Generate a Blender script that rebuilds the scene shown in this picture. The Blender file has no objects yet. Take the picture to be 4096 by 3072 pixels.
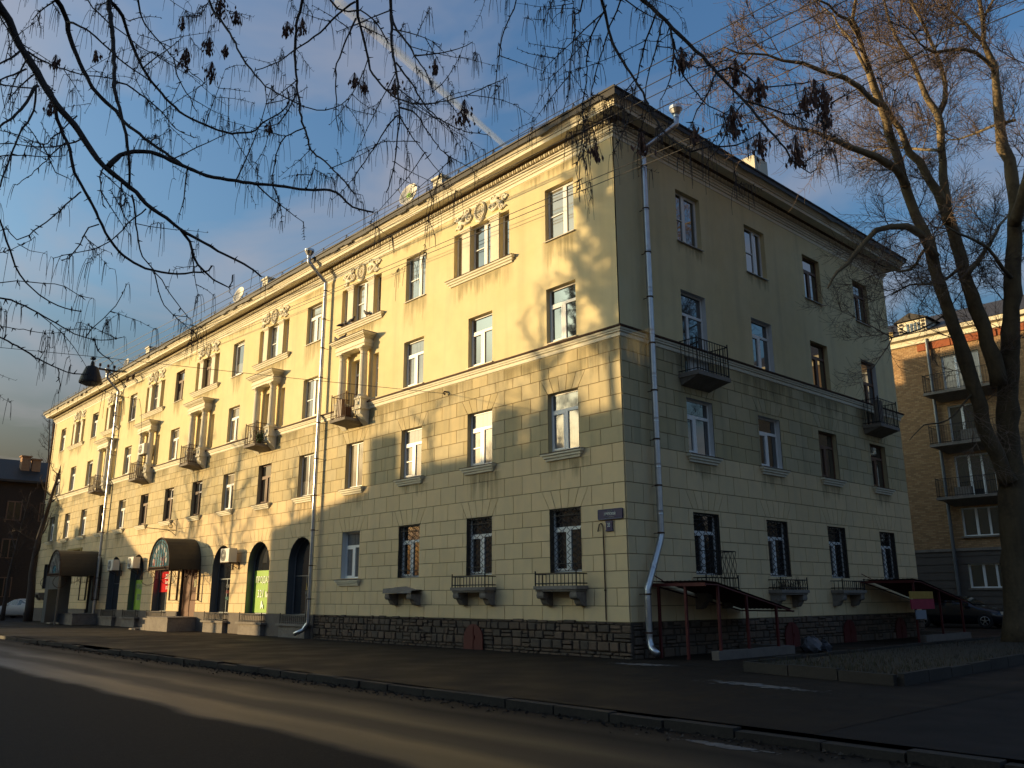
import bpy, bmesh, math, random
from mathutils import Vector, Matrix
R = math.radians
rnd = random.Random(7)
S = bpy.context.scene
COL = S.collection

# ------------------------------------------------------------------ camera
CAM = Vector((13.609, -16.271, 1.45))
YAW, PITCH, ROLL = R(137.551), R(14.173), R(-0.228)
fw = Vector((math.cos(YAW)*math.cos(PITCH), math.sin(YAW)*math.cos(PITCH), math.sin(PITCH)))
_r = fw.cross(Vector((0, 0, 1))).normalized(); _u = _r.cross(fw)
rt = _r*math.cos(ROLL)+_u*math.sin(ROLL); up = -_r*math.sin(ROLL)+_u*math.cos(ROLL)
FPX = 3370.7
cd = bpy.data.cameras.new('camera'); cam = bpy.data.objects.new('camera', cd); COL.objects.link(cam)
cd.lens = FPX/4096*36; cd.sensor_width = 36; cd.clip_end = 9000; cd.clip_start = 0.05
m = Matrix((rt, up, -fw)).transposed().to_4x4(); m.translation = CAM
cam.matrix_world = m
S.camera = cam

# ------------------------------------------------------------------ sky, sun, exposure
SUN_AZ, SUN_EL = 45.0, 8.0            # degrees west of the front's normal, and above the horizon
tosun = Vector((-math.sin(R(SUN_AZ))*math.cos(R(SUN_EL)), -math.cos(R(SUN_AZ))*math.cos(R(SUN_EL)), math.sin(R(SUN_EL))))
W = bpy.data.worlds.new('World'); S.world = W; W.use_nodes = True
nt = W.node_tree; N = nt.nodes; L = nt.links
bg = N['Background']; bg.inputs['Strength'].default_value = 0.118
sky = N.new('ShaderNodeTexSky'); sky.sky_type = 'NISHITA'; sky.sun_disc = False
sky.sun_elevation = R(SUN_EL); sky.sun_rotation = math.atan2(tosun.x, tosun.y)
sky.air_density = 1.0; sky.dust_density = 9.0; sky.ozone_density = 1.6; sky.altitude = 20
tc = N.new('ShaderNodeTexCoord')
sep = N.new('ShaderNodeSeparateXYZ'); L.new(tc.outputs['Generated'], sep.inputs[0])
def wm(op, a, b):
    n = N.new('ShaderNodeMath'); n.operation = op
    for i, q in enumerate((a, b)):
        if isinstance(q, (int, float)): n.inputs[i].default_value = q
        else: L.new(q, n.inputs[i])
    return n.outputs[0]
zz = wm('ADD', wm('MAXIMUM', sep.outputs[2], 0.0), 0.25)
cx = wm('DIVIDE', sep.outputs[0], zz); cy = wm('DIVIDE', sep.outputs[1], zz)
cmb = N.new('ShaderNodeCombineXYZ'); L.new(cx, cmb.inputs[0]); L.new(cy, cmb.inputs[1])
nz = N.new('ShaderNodeTexNoise'); nz.inputs['Scale'].default_value = 2.3; nz.inputs['Detail'].default_value = 5; nz.inputs['Roughness'].default_value = .52; nz.inputs['Distortion'].default_value = .5
L.new(cmb.outputs[0], nz.inputs['Vector'])
rp = N.new('ShaderNodeValToRGB'); rp.color_ramp.elements[0].position = .47; rp.color_ramp.elements[1].position = .70
L.new(nz.outputs['Fac'], rp.inputs[0])
cf = wm('MULTIPLY', rp.outputs[0], 0.60)
mx = N.new('ShaderNodeMix'); mx.data_type = 'RGBA'
tint = N.new('ShaderNodeValToRGB'); L.new(sep.outputs[2], tint.inputs[0])     # winter air: warm and hazy low down, deep blue overhead
te = tint.color_ramp.elements
te[0].position = 0; te[0].color = (.41, .29, .18, 1); te[1].position = 1; te[1].color = (.34, .46, .58, 1)
for p_, c_ in ((.10, (.39, .335, .28)), (.20, (.47, .54, .58)), (.34, (.59, .90, 1.14)), (.62, (.53, .83, 1.12))):
    q = te.new(p_); q.color = (*c_, 1)
gain = N.new('ShaderNodeVectorMath'); gain.operation = 'MULTIPLY'; gain.name = 'gain'; L.new(sky.outputs[0], gain.inputs[0]); L.new(tint.outputs['Color'], gain.inputs[1])
g2 = N.new('ShaderNodeVectorMath'); g2.operation = 'SCALE'; g2.inputs['Scale'].default_value = 1.68; L.new(gain.outputs[0], g2.inputs[0])
L.new(cf, mx.inputs['Factor']); L.new(g2.outputs[0], mx.inputs['A']); mx.inputs['B'].default_value = (2.5, 2.3, 2.4, 1)
L.new(mx.outputs['Result'], bg.inputs['Color'])
sd = bpy.data.lights.new('sun', 'SUN'); sd.energy = 4.2; sd.angle = R(0.5); sd.color = (1.0, .73, .37)
so = bpy.data.objects.new('sun', sd); COL.objects.link(so)
so.rotation_euler = tosun.to_track_quat('Z', 'Y').to_euler(); so.location = (-40, -40, 40)
S.view_settings.view_transform = 'Standard'; S.view_settings.look = 'None'
S.view_settings.exposure = 0.63; S.view_settings.gamma = 1.0; S.view_settings.use_curve_mapping = False

# ------------------------------------------------------------------ helpers
def ray(px, py):
    return (fw + rt*((px-2048)/FPX) - up*((py-1536)/FPX)).normalized()
def at(px, py, d): return CAM + ray(px, py)*d
def on_x(px, py, x): d = ray(px, py); return CAM + d*((x-CAM.x)/d.x)
def on_y(px, py, y): d = ray(px, py); return CAM + d*((y-CAM.y)/d.y)
def on_z(px, py, z): d = ray(px, py); return CAM + d*((z-CAM.z)/d.z)
def pxsize(p, s):
    d = (Vector(p)-CAM); z = d.dot(fw); return 0 if z < .1 else s*FPX/z

class MB:
    def __init__(s): s.v = []; s.f = []; s.m = []
    def add(s, vs, fs, mi=0):
        b = len(s.v); s.v += [tuple(q) for q in vs]
        for f in fs: s.f.append(tuple(b+i for i in f)); s.m.append(mi)
        return s
    def box(s, x0, x1, y0, y1, z0, z1, mi=0):
        return s.add([(x0,y0,z0),(x1,y0,z0),(x1,y1,z0),(x0,y1,z0),(x0,y0,z1),(x1,y0,z1),(x1,y1,z1),(x0,y1,z1)],
              [(3,2,1,0),(4,5,6,7),(0,1,5,4),(1,2,6,5),(2,3,7,6),(3,0,4,7)], mi)
    def slab(s, poly, y0, y1, mi=0, back=False):      # polygon in (x,z), front at y0, to y1
        n = len(poly)
        vs = [(x, y0, z) for x, z in poly]+[(x, y1, z) for x, z in poly]
        fs = [tuple(range(n))]+[(i, i+n, (i+1) % n+n, (i+1) % n) for i in range(n)]
        if back: fs.append(tuple(range(2*n-1, n-1, -1)))
        return s.add(vs, fs, mi)
    def tube(s, pts, rad, n=5, mi=0, caps=True):
        pts = [Vector(q) for q in pts]
        if not hasattr(rad, '__len__'): rad = [rad]*len(pts)
        b = len(s.v); k = len(pts); ref = None
        for i, q in enumerate(pts):
            t = (pts[min(i+1, k-1)]-pts[max(i-1, 0)])
            t = t.normalized() if t.length > 1e-9 else Vector((0, 0, 1))
            if ref is None:
                ref = t.orthogonal().normalized()
            else:
                ref = ref-t*ref.dot(t)
                ref = ref.normalized() if ref.length > 1e-6 else t.orthogonal().normalized()
            c = t.cross(ref)
            for j in range(n):
                a = 2*math.pi*j/n
                s.v.append(tuple(q+(ref*math.cos(a)+c*math.sin(a))*rad[i]))
        for i in range(k-1):
            for j in range(n):
                s.f.append((b+i*n+j, b+i*n+(j+1) % n, b+(i+1)*n+(j+1) % n, b+(i+1)*n+j)); s.m.append(mi)
        if caps:
            s.f.append(tuple(b+j for j in range(n))[::-1]); s.m.append(mi)
            s.f.append(tuple(b+(k-1)*n+j for j in range(n))); s.m.append(mi)
        return s
    def lathe(s, prof, c=(0,0,0), n=12, axis='z', mi=0):   # prof: (radius, h)
        b = len(s.v)
        for r_, h in prof:
            for j in range(n):
                a = 2*math.pi*j/n; x, y = r_*math.cos(a), r_*math.sin(a)
                q = {'z': (x, y, h), 'y': (x, h, y), 'x': (h, x, y)}[axis]
                s.v.append((q[0]+c[0], q[1]+c[1], q[2]+c[2]))
        for i in range(len(prof)-1):
            for j in range(n):
                s.f.append((b+i*n+j, b+i*n+(j+1) % n, b+(i+1)*n+(j+1) % n, b+(i+1)*n+j)); s.m.append(mi)
        return s
    def ball(s, c, rx, ry, rz, n=8, k=5, mi=0):
        b = len(s.v)
        for i in range(k+1):
            t = math.pi*i/k
            for j in range(n):
                a = 2*math.pi*j/n
                s.v.append((c[0]+rx*math.sin(t)*math.cos(a), c[1]+ry*math.sin(t)*math.sin(a), c[2]+rz*math.cos(t)))
        for i in range(k):
            for j in range(n):
                s.f.append((b+i*n+j, b+(i+1)*n+j, b+(i+1)*n+(j+1) % n, b+i*n+(j+1) % n)); s.m.append(mi)
        return s
    def mesh(s, name, mats, smooth=False):
        me = bpy.data.meshes.new(name); me.from_pydata(s.v, [], s.f)
        for q in (mats if isinstance(mats, (list, tuple)) else [mats]): me.materials.append(q)
        me.polygons.foreach_set('material_index', s.m)
        if smooth: me.polygons.foreach_set('use_smooth', [True]*len(s.f))
        me.update(); return me
    def build(s, name, mats, parent=None, smooth=False, **k):
        return link(name, s.mesh(name, mats, smooth), parent, **k)

def link(name, data, parent=None, loc=(0,0,0), rz=0, label=None, cat=None, group=None, kind=None):
    o = bpy.data.objects.new(name, data); COL.objects.link(o)
    o.parent = parent; o.location = loc; o.rotation_euler = (0, 0, rz)
    tag(o, label, cat, group, kind); return o
def tag(o, label=None, cat=None, group=None, kind=None):
    if label: o['label'] = label
    if cat: o['category'] = cat
    if group: o['group'] = group
    if kind: o['kind'] = kind
    return o
def thing(name, label, cat, loc=(0,0,0), rz=0, group=None):
    return link(name, None, None, loc, rz, label, cat, group)
def dup(o, loc=None, rz=None, parent='same', label=None):
    c = o.copy(); COL.objects.link(c)
    if loc is not None: c.location = loc
    if rz is not None: c.rotation_euler = (0, 0, rz)
    if parent != 'same': c.parent = parent
    if label: c['label'] = label
    for ch in list(o.children): dup(ch, parent=c)
    return c

def text_mesh(body, size, mat, parent, loc, rot=(R(90),0,0), sx=1.0, name='lettering', depth=.004, **k):
    cu = bpy.data.curves.new('lettering', 'FONT'); cu.body = body; cu.size = size
    cu.align_x = 'CENTER'; cu.align_y = 'CENTER'; cu.extrude = depth; cu.resolution_u = 2
    t = bpy.data.objects.new('lettering', cu); COL.objects.link(t)
    dg = bpy.context.evaluated_depsgraph_get()
    me = bpy.data.meshes.new_from_object(t.evaluated_get(dg)); bpy.data.objects.remove(t)
    me.materials.clear(); me.materials.append(mat)
    o = link(name, me, parent, loc, **k); o.rotation_euler = rot; o.scale = (sx, 1, 1)
    return o

# ------------------------------------------------------------------ materials
def mat(name, col, rough=.8, metal=0., spec=.4, noise=None, bump=None, coat=0., streak=None, coords='Object', ior=1.5):
    """noise=(scale, amount, colour2) mottles the paint; streak=(scale_x, scale_z, amount, colour) runs down it"""
    M = bpy.data.materials.new(name); M.use_nodes = True
    t = M.node_tree; n = t.nodes; l = t.links; b = n['Principled BSDF']
    b.inputs['Base Color'].default_value = (*col, 1); b.inputs['Roughness'].default_value = rough
    b.inputs['Metallic'].default_value = metal; b.inputs['Specular IOR Level'].default_value = spec
    b.inputs['Coat Weight'].default_value = coat; b.inputs['IOR'].default_value = ior; b.inputs['Coat Roughness'].default_value = .03
    co = n.new('ShaderNodeTexCoord'); out = None
    geo = n.new('ShaderNodeNewGeometry')
    vec = geo.outputs['Position'] if coords == 'World' else co.outputs['Object']
    def mixin(fac, c2, prev):
        x = n.new('ShaderNodeMix'); x.data_type = 'RGBA'; l.new(fac, x.inputs['Factor'])
        if prev is None: x.inputs['A'].default_value = (*col, 1)
        else: l.new(prev, x.inputs['A'])
        x.inputs['B'].default_value = (*c2, 1); return x.outputs['Result']
    def ntex(scale, detail, mapping=None):
        v = vec
        if mapping:
            mp = n.new('ShaderNodeMapping'); mp.inputs['Scale'].default_value = mapping; l.new(vec, mp.inputs[0]); v = mp.outputs[0]
        x = n.new('ShaderNodeTexNoise'); x.inputs['Scale'].default_value = scale; x.inputs['Detail'].default_value = detail
        l.new(v, x.inputs['Vector']); return x.outputs['Fac']
    def ramp(f, a, b_, amt):
        r_ = n.new('ShaderNodeMapRange'); r_.inputs[1].default_value = a; r_.inputs[2].default_value = b_; r_.inputs[4].default_value = amt
        l.new(f, r_.inputs[0]); return r_.outputs[0]
    for q in (noise if isinstance(noise, list) else [noise] if noise else []):
        out = mixin(ramp(ntex(q[0], 5), .38, .68, q[1]), q[2], out)
    if streak:
        out = mixin(ramp(ntex(1., 4, (streak[0], streak[0], streak[1])), .5, .75, streak[2]), streak[3], out)
    if out is not None: l.new(out, b.inputs['Base Color'])
    if bump:
        bp = n.new('ShaderNodeBump'); bp.inputs['Strength'].default_value = bump[1]; bp.inputs['Distance'].default_value = .02
        l.new(ntex(bump[0], 6), bp.inputs['Height']); l.new(bp.outputs[0], b.inputs['Normal'])
    return M
M = {}
M['yellow'] = mat('yellow_stucco', (.74, .615, .34), .9, noise=[(.35, .45, (.64, .51, .26)), (2.6, .25, (.56, .46, .27)), (.9, .2, (.80, .71, .49))], streak=(2.0, .10, .34, (.42, .35, .22)), bump=(60, .2), coords='World')
M['blockhi'] = mat('stained_stucco', (.57, .465, .27), .9, noise=[(.7, .5, (.42, .35, .20)), (4, .25, (.38, .33, .21))], streak=(2.6, .16, .6, (.29, .26, .17)), bump=(50, .15), coords='World')
M['blocklo'] = mat('cream_stucco', (.74, .56, .31), .9, noise=[(.5, .35, (.55, .43, .27)), (3, .22, (.48, .40, .28))], streak=(2, .2, .22, (.44, .37, .26)), bump=(50, .15), coords='World')
M['joint'] = mat('joint_mortar', (.30, .225, .125), .95, noise=(3, .4, (.19, .15, .09)), coords='World')
M['cream'] = mat('cream_plaster', (.80, .74, .58), .85, noise=[(1.2, .35, (.68, .61, .46)), (7, .2, (.52, .46, .35))], streak=(3, .5, .2, (.42, .38, .30)), bump=(40, .15), coords='World')
M['recess_shade'] = mat('shade_toned_plaster', (.17, .12, .07), .95, noise=(4, .5, (.10, .075, .05)), coords='World')  # shade of the recess behind the egg moulding, put into the colour
M['rev'] = mat('reveal_plaster', (.60, .50, .30), .9, noise=(2, .3, (.46, .39, .25)), coords='World')
M['revwhite'] = mat('white_reveal', (.70, .70, .68), .8, noise=(3, .3, (.6, .6, .58)), coords='World')
M['revgrey'] = mat('grey_metal_cladding', (.16, .18, .20), .35, .6, noise=(2, .3, (.11, .12, .14)), coords='World')
M['revdark'] = mat('dark_reveal', (.10, .085, .07), .8, coords='World')
M['white'] = mat('white_window_plastic', (.80, .80, .78), .35)
M['brown'] = mat('brown_window_wood', (.16, .085, .05), .6, noise=(6, .4, (.10, .05, .03)))
M['glass'] = mat('window_glass', (.022, .024, .027), .03, spec=.6, coat=.6, ior=2.1)
M['glasstan'] = mat('glass_over_tan_blind', (.20, .17, .12), .06, spec=.6, noise=(3, .3, (.16, .13, .09)), coat=.6, ior=1.8)
M['glassgrey'] = mat('glass_over_net_curtain', (.16, .165, .17), .05, spec=.6, noise=(9, .4, (.08, .08, .085)), streak=(16, .25, .85, (.035, .035, .04)), coat=.6, ior=1.8)
M['iron'] = mat('black_iron', (.022, .018, .016), .55, .3)
M['rust'] = mat('rusty_iron', (.085, .045, .028), .8, .2, noise=(8, .5, (.04, .025, .02)))
M['tin'] = mat('galvanised_steel', (.55, .56, .58), .36, .9, noise=(5, .5, (.40, .42, .46)), bump=(14, .12))
M['tinedge'] = mat('dark_roof_metal', (.034, .027, .022), .6, .1, noise=(3, .5, (.02, .017, .015)), coords='World')
M['conc'] = mat('weathered_concrete', (.22, .19, .16), .95, noise=[(3, .6, (.12, .10, .085)), (14, .4, (.30, .27, .23))], bump=(20, .5), coords='World')
M['plinth'] = mat('dark_plinth_render', (.15, .125, .105), .9, noise=[(2, .5, (.10, .08, .07)), (9, .3, (.20, .17, .14))], bump=(25, .4), coords='World')
M['mortar'] = mat('plinth_mortar', (.060, .045, .034), .95, noise=(8, .5, (.04, .03, .024)), coords='World')
STONE = [mat('plinth_stone', c, .9, noise=[(7, .5, tuple(q*.55 for q in c)), (25, .3, tuple(q*1.3 for q in c))], bump=(30, .6), coords='World') for c in ((.125, .085, .058), (.105, .078, .058), (.145, .10, .07), (.092, .070, .053))]
M['red'] = mat('dull_red_paint', (.095, .012, .010), .6, noise=(5, .4, (.055, .009, .008)))
M['redsheet'] = mat('dark_red_roof_sheet', (.06, .012, .010), .6, noise=(4, .5, (.03, .01, .01)))
M['acwhite'] = mat('off_white_casing', (.66, .64, .58), .5, noise=(5, .2, (.52, .5, .45)))
M['black'] = mat('black_plastic', (.02, .02, .02), .5)
M['fabric'] = mat('dark_awning_sheet', (.040, .034, .026), .55, noise=(6, .4, (.025, .022, .018)))
M['blue'] = mat('blue_stained_glass', (.06, .20, .26), .25, noise=(5, .5, (.04, .10, .16)), coat=.4)
M['redglass'] = mat('red_lettering', (.42, .05, .05), .4)
M['doorwood'] = mat('reddish_brown_door', (.16, .058, .024), .35, noise=(3, .5, (.10, .034, .016)), streak=(8, .4, .4, (.08, .03, .015)), coat=.3)
M['green'] = mat('green_banner', (.24, .42, .03), .6, noise=(2, .35, (.17, .33, .025)))
M['redban'] = mat('red_banner', (.48, .012, .016), .9, spec=.1)
M['letter'] = mat('white_lettering', (.82, .84, .76), .6)
M['letterdim'] = mat('greyish_lettering', (.30, .30, .30), .6)
M['teal'] = mat('teal_lettering', (.05, .25, .20), .6)
M['gold'] = mat('gold_sign', (.32, .22, .05), .5, noise=(8, .4, (.24, .17, .05)))
M['signblue'] = mat('dark_blue_enamel', (.022, .022, .085), .3, coat=.3)
M['paper'] = mat('notice_paper', (.66, .64, .42), .8)
M['bird'] = mat('pigeon_grey', (.10, .095, .10), .8)
M['dish'] = mat('dish_paint', (.74, .70, .60), .5)
M['dishgreen'] = mat('green_disc', (.35, .62, .10), .5)
M['roofm'] = mat('roof_sheet', (.085, .075, .065), .6, .3, noise=(2, .5, (.05, .045, .04)), coords='World')
M['glassdull'] = mat('dusty_glass', (.02, .018, .016), .3, spec=.2)
def half_blind(name, top, low, split):
    m_ = mat(name, low, .05, spec=.6, coat=.6, ior=1.8); t = m_.node_tree; n = t.nodes; l = t.links
    tc_ = n.new('ShaderNodeTexCoord'); sp = n.new('ShaderNodeSeparateXYZ'); l.new(tc_.outputs['Generated'], sp.inputs[0])
    wv = n.new('ShaderNodeTexNoise'); wv.inputs['Scale'].default_value = 3; mp = n.new('ShaderNodeMapping'); mp.inputs['Scale'].default_value = (5, 1, .3); l.new(tc_.outputs['Generated'], mp.inputs[0]); l.new(mp.outputs[0], wv.inputs['Vector'])
    ad = n.new('ShaderNodeMath'); ad.operation = 'MULTIPLY_ADD'; ad.inputs[1].default_value = .12; l.new(wv.outputs['Fac'], ad.inputs[0]); l.new(sp.outputs[2], ad.inputs[2])
    r_ = n.new('ShaderNodeMapRange'); r_.inputs[1].default_value = split; r_.inputs[2].default_value = split+.02; l.new(ad.outputs[0], r_.inputs[0])
    x_ = n.new('ShaderNodeMix'); x_.data_type = 'RGBA'; l.new(r_.outputs[0], x_.inputs['Factor']); x_.inputs['A'].default_value = (*low, 1); x_.inputs['B'].default_value = (*top, 1); l.new(x_.outputs['Result'], n['Principled BSDF'].inputs['Base Color']); return m_
M['glasshalf'] = half_blind('glass_half_blind', (.26, .22, .15), (.028, .03, .032), .62)
M['glasslow'] = half_blind('glass_low_curtain', (.035, .036, .04), (.20, .19, .17), .42)
BLO = [M['blocklo']]+[mat('cream_stucco', c, .9, noise=[(.5, .35, tuple(q*.85 for q in c)), (3, .22, (.48, .40, .28))], streak=(2, .2, .22, (.44, .37, .26)), bump=(50, .15), coords='World') for c in ((.71, .535, .295), (.76, .575, .325), (.72, .555, .315))]
BHI = [M['blockhi']]+[mat('stained_stucco', c, .9, noise=[(.7, .5, tuple(q*.76 for q in c)), (4, .25, (.38, .33, .21))], streak=(2.6, .16, .6, (.29, .26, .17)), bump=(50, .15), coords='World') for c in ((.50, .405, .22), (.58, .465, .255), (.54, .45, .27))]
# ------------------------------------------------------------------ ground
def ground_mat(name, col, c2, c3, rough, rvar, bumps, scale=1.0, stretch=(1, 1, 1), spec=.5):
    Mx = bpy.data.materials.new(name); Mx.use_nodes = True
    t = Mx.node_tree; n = t.nodes; l = t.links; b = n['Principled BSDF']; b.inputs['Specular IOR Level'].default_value = spec
    g = n.new('ShaderNodeNewGeometry'); mp = n.new('ShaderNodeMapping'); mp.inputs['Scale'].default_value = stretch
    l.new(g.outputs['Position'], mp.inputs[0])
    def nt_(sc, de, v=mp.outputs[0]):
        x = n.new('ShaderNodeTexNoise'); x.inputs['Scale'].default_value = sc*scale; x.inputs['Detail'].default_value = de
        l.new(v, x.inputs['Vector']); return x.outputs['Fac']
    def rmp(f, lo, hi, a, b2):
        r_ = n.new('ShaderNodeMapRange')
        for i, q in enumerate((lo, hi, a, b2)): r_.inputs[i+1].default_value = q
        l.new(f, r_.inputs[0]); return r_.outputs[0]
    def mix(f, a, c):
        x = n.new('ShaderNodeMix'); x.data_type = 'RGBA'; l.new(f, x.inputs['Factor'])
        if isinstance(a, tuple): x.inputs['A'].default_value = (*a, 1)
        else: l.new(a, x.inputs['A'])
        x.inputs['B'].default_value = (*c, 1); return x.outputs['Result']
    big = nt_(.35, 4); fine = nt_(28, 6, g.outputs['Position'])
    o = mix(rmp(big, .4, .65, 0, .8), col, c2); o = mix(rmp(fine, .5, .75, 0, .6), o, c3)
    l.new(o, b.inputs['Base Color'])
    l.new(rmp(nt_(.8, 5), .35, .7, rough-rvar, rough+rvar), b.inputs['Roughness'])
    bp = n.new('ShaderNodeBump'); bp.inputs['Strength'].default_value = bumps; bp.inputs['Distance'].default_value = .01
    l.new(nt_(70, 4, g.outputs['Position']), bp.inputs['Height']); l.new(bp.outputs[0], b.inputs['Normal'])
    return Mx
M['earth'] = ground_mat('earth', (.03, .026, .022), (.022, .019, .016), (.05, .042, .035), .9, .05, .4)
M['lane'] = ground_mat('worn_asphalt', (.016, .012, .010), (.011, .0085, .007), (.030, .024, .019), .75, .10, .30, 1.0, (1, 1, 1), .25)
M['laneworn'] = ground_mat('polished_wheel_track', (.040, .029, .018), (.030, .022, .014), (.06, .045, .030), .42, .08, .22, 1, (.25, 1, 1))
def road_mat():
    Mx = bpy.data.materials.new('worn_asphalt_road'); Mx.use_nodes = True
    t = Mx.node_tree; n = t.nodes; l = t.links; b = n['Principled BSDF']
    g = n.new('ShaderNodeNewGeometry'); sp = n.new('ShaderNodeSeparateXYZ'); l.new(g.outputs['Position'], sp.inputs[0])
    def noise(sc, de, st):
        mp = n.new('ShaderNodeMapping'); mp.inputs['Scale'].default_value = st; l.new(g.outputs['Position'], mp.inputs[0])
        x = n.new('ShaderNodeTexNoise'); x.inputs['Scale'].default_value = sc; x.inputs['Detail'].default_value = de; l.new(mp.outputs[0], x.inputs['Vector']); return x.outputs['Fac']
    def ma(op, a, c):
        x = n.new('ShaderNodeMath'); x.operation = op
        for i, q in enumerate((a, c)):
            if isinstance(q, (int, float)): x.inputs[i].default_value = q
            else: l.new(q, x.inputs[i])
        return x.outputs[0]
    y = ma('ADD', sp.outputs[1], ma('MULTIPLY', ma('SUBTRACT', noise(.35, 3, (1, 1, 1)), .5), .7))
    u = ma('DIVIDE', ma('ADD', y, 15.2), 7.9)          # 0 at the near kerb, 1 at the far kerb
    r = n.new('ShaderNodeValToRGB'); l.new(u, r.inputs[0]); e = r.color_ramp.elements
    e[0].position = 0; e[0].color = (0, 0, 0, 1); e[1].position = 1; e[1].color = (.05, .05, .05, 1)
    for p_, v in ((.515, .0), (.545, .8), (.62, .9), (.66, .45), (.70, .45), (.74, .75), (.80, .45), (.86, .12), (.90, .3), (.94, .12)):
        q = e.new(p_); q.color = (v, v, v, 1)
    wear_glow = ma('MULTIPLY', r.outputs[0], ma('ADD', .45, ma('MULTIPLY', noise(1.1, 5, (.12, 1, 1)), 1.0)))
    fine = noise(26, 6, (1, 1, 1))
    def mix(f, a, c):
        x = n.new('ShaderNodeMix'); x.data_type = 'RGBA'; x.clamp_factor = True; l.new(f, x.inputs['Factor'])
        for k, q in (('A', a), ('B', c)):
            if isinstance(q, tuple): x.inputs[k].default_value = (*q, 1)
            else: l.new(q, x.inputs[k])
        return x.outputs['Result']
    col = mix(wear_glow, mix(noise(.5, 4, (1, 1, 1)), (.0075, .0054, .004), (.012, .0085, .006)), (.056, .034, .013))  # worn tracks, their warm tint painting in the reflection of the lit front
    fr = n.new('ShaderNodeMapRange'); fr.inputs[1].default_value = .5; fr.inputs[2].default_value = .78; fr.inputs[4].default_value = .55; l.new(fine, fr.inputs[0])
    l.new(mix(fr.outputs[0], col, (.038, .028, .02)), b.inputs['Base Color'])
    l.new(ma('SUBTRACT', .80, ma('MULTIPLY', wear_glow, .42)), b.inputs['Roughness'])
    l.new(ma('ADD', .15, ma('MULTIPLY', wear_glow, .5)), b.inputs['Specular IOR Level'])
    bp = n.new('ShaderNodeBump'); bp.inputs['Strength'].default_value = .55; bp.inputs['Distance'].default_value = .015
    l.new(noise(55, 5, (1, 1, 1)), bp.inputs['Height']); l.new(bp.outputs[0], b.inputs['Normal'])
    return Mx
M['road_wear_glow'] = road_mat()
M['pave'] = ground_mat('damp_brown_asphalt', (.015, .0092, .005), (.009, .0058, .0034), (.030, .020, .0125), .72, .14, .6, 1.0, (1, 1, 1), .22)
M['yard'] = ground_mat('dark_asphalt', (.012, .0092, .008), (.008, .0064, .0056), (.022, .018, .016), .75, .12, .5, 1.0, (1, 1, 1), .2)
M['soil'] = ground_mat('winter_lawn_soil', (.032, .022, .012), (.022, .017, .009), (.06, .04, .02), .95, .03, .9)
M['kerb'] = ground_mat('granite_kerb', (.024, .017, .012), (.015, .011, .008), (.048, .036, .027), .8, .1, .6)
M['ice'] = mat('dirty_ice', (.16, .15, .15), .55, noise=[(6, .8, (.05, .045, .04)), (22, .5, (.10, .095, .09))], bump=(25, .6), coords='World')

mb = MB(); mb.add([(-2500,-2500,-.30),(2500,-2500,-.30),(2500,2500,-.30),(-2500,2500,-.30)], [(0,1,2,3)])
mb.build('ground', M['earth'], kind='structure')
ROADZ = -.13
mb = MB(); mb.add([(-320,-15.2,ROADZ),(90,-15.2,ROADZ),(90,-7.3,ROADZ),(-320,-7.3,ROADZ)], [(0,1,2,3)])
mb.build('road', M['road_wear_glow'], kind='structure')
mb = MB(); mb.add([(-320,-7.3,0),(8.6,-7.3,0),(8.6,200,0),(-320,200,0)], [(0,1,2,3)])
mb.build('pavement', M['pave'], kind='structure')
mb = MB(); mb.add([(8.6,-7.3,-.004),(90,-7.3,-.004),(90,200,-.004),(8.6,200,-.004)], [(0,1,2,3)])
mb.build('driveway', M['yard'], kind='structure')
mb = MB(); mb.box(-320, 90, -27, -15.2, -.3, 0); mb.build('opposite_pavement', M['pave'], kind='structure')
kb = thing('kerb', None, None); tag(kb, kind='structure')
x = 17.0; i = 0
far = MB()
while x > -120:
    ln = rnd.uniform(.85, 1.1); dz = rnd.uniform(-.035, .005); dy = rnd.uniform(-.02, .02)
    b = MB() if i < 100 else far
    bx = [(x-ln+.012, -7.5+dy), (x-.012, -7.5+dy)]
    if -16.4 < x < -13.4: dz -= .07
    if x > 8.3: dz -= .02
    b.box(x-ln+.014, x-.014, -7.48+dy, -7.30, -.16, .005+dz)
    if i < 100: b.build('kerb_stone', M['kerb'], kb)
    x -= ln; i += 1
far.build('kerb_stone', M['kerb'], kb, kind='stuff')

# ------------------------------------------------------------------ the apartment building
BLD = thing('apartment_building', 'four storey yellow stucco apartment building on the street corner, its long front sunlit', 'apartment building')
FRONT, SIDE = 0.0, R(90)
LEN, DEP = 53.9, 16.62
FX = [-2.1-3.525*k for k in range(15)]           # window axes of the long front
SX = [3.35, 7.0, 10.68, 14.42]                   # and of the shaded side (metres from the corner)
def clip(poly, a, b, c):                          # keep a*x+b*z <= c
    out = []
    for i in range(len(poly)):
        p, q = poly[i], poly[(i+1) % len(poly)]
        dp, dq = a*p[0]+b*p[1]-c, a*q[0]+b*q[1]-c
        if dp <= 1e-9: out.append(p)
        if (dp < -1e-9 and dq > 1e-9) or (dp > 1e-9 and dq < -1e-9):
            t = dp/(dp-dq); out.append((p[0]+(q[0]-p[0])*t, p[1]+(q[1]-p[1])*t))
    return out if len(out) > 2 else []
def area(p): return abs(sum(p[i][0]*p[(i+1) % len(p)][1]-p[(i+1) % len(p)][0]*p[i][1] for i in range(len(p))))/2
def topcurve(o):
    x0, x1, z0, z1, arch = o[:5]
    if not arch: return [(x0, z1), (x1, z1)]
    c, r_ = (x0+x1)/2, (x1-x0)/2; n = 12
    return [(c-r_*math.cos(math.pi*i/n), z1-r_+r_*math.sin(math.pi*i/n)) for i in range(n+1)]
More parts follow.
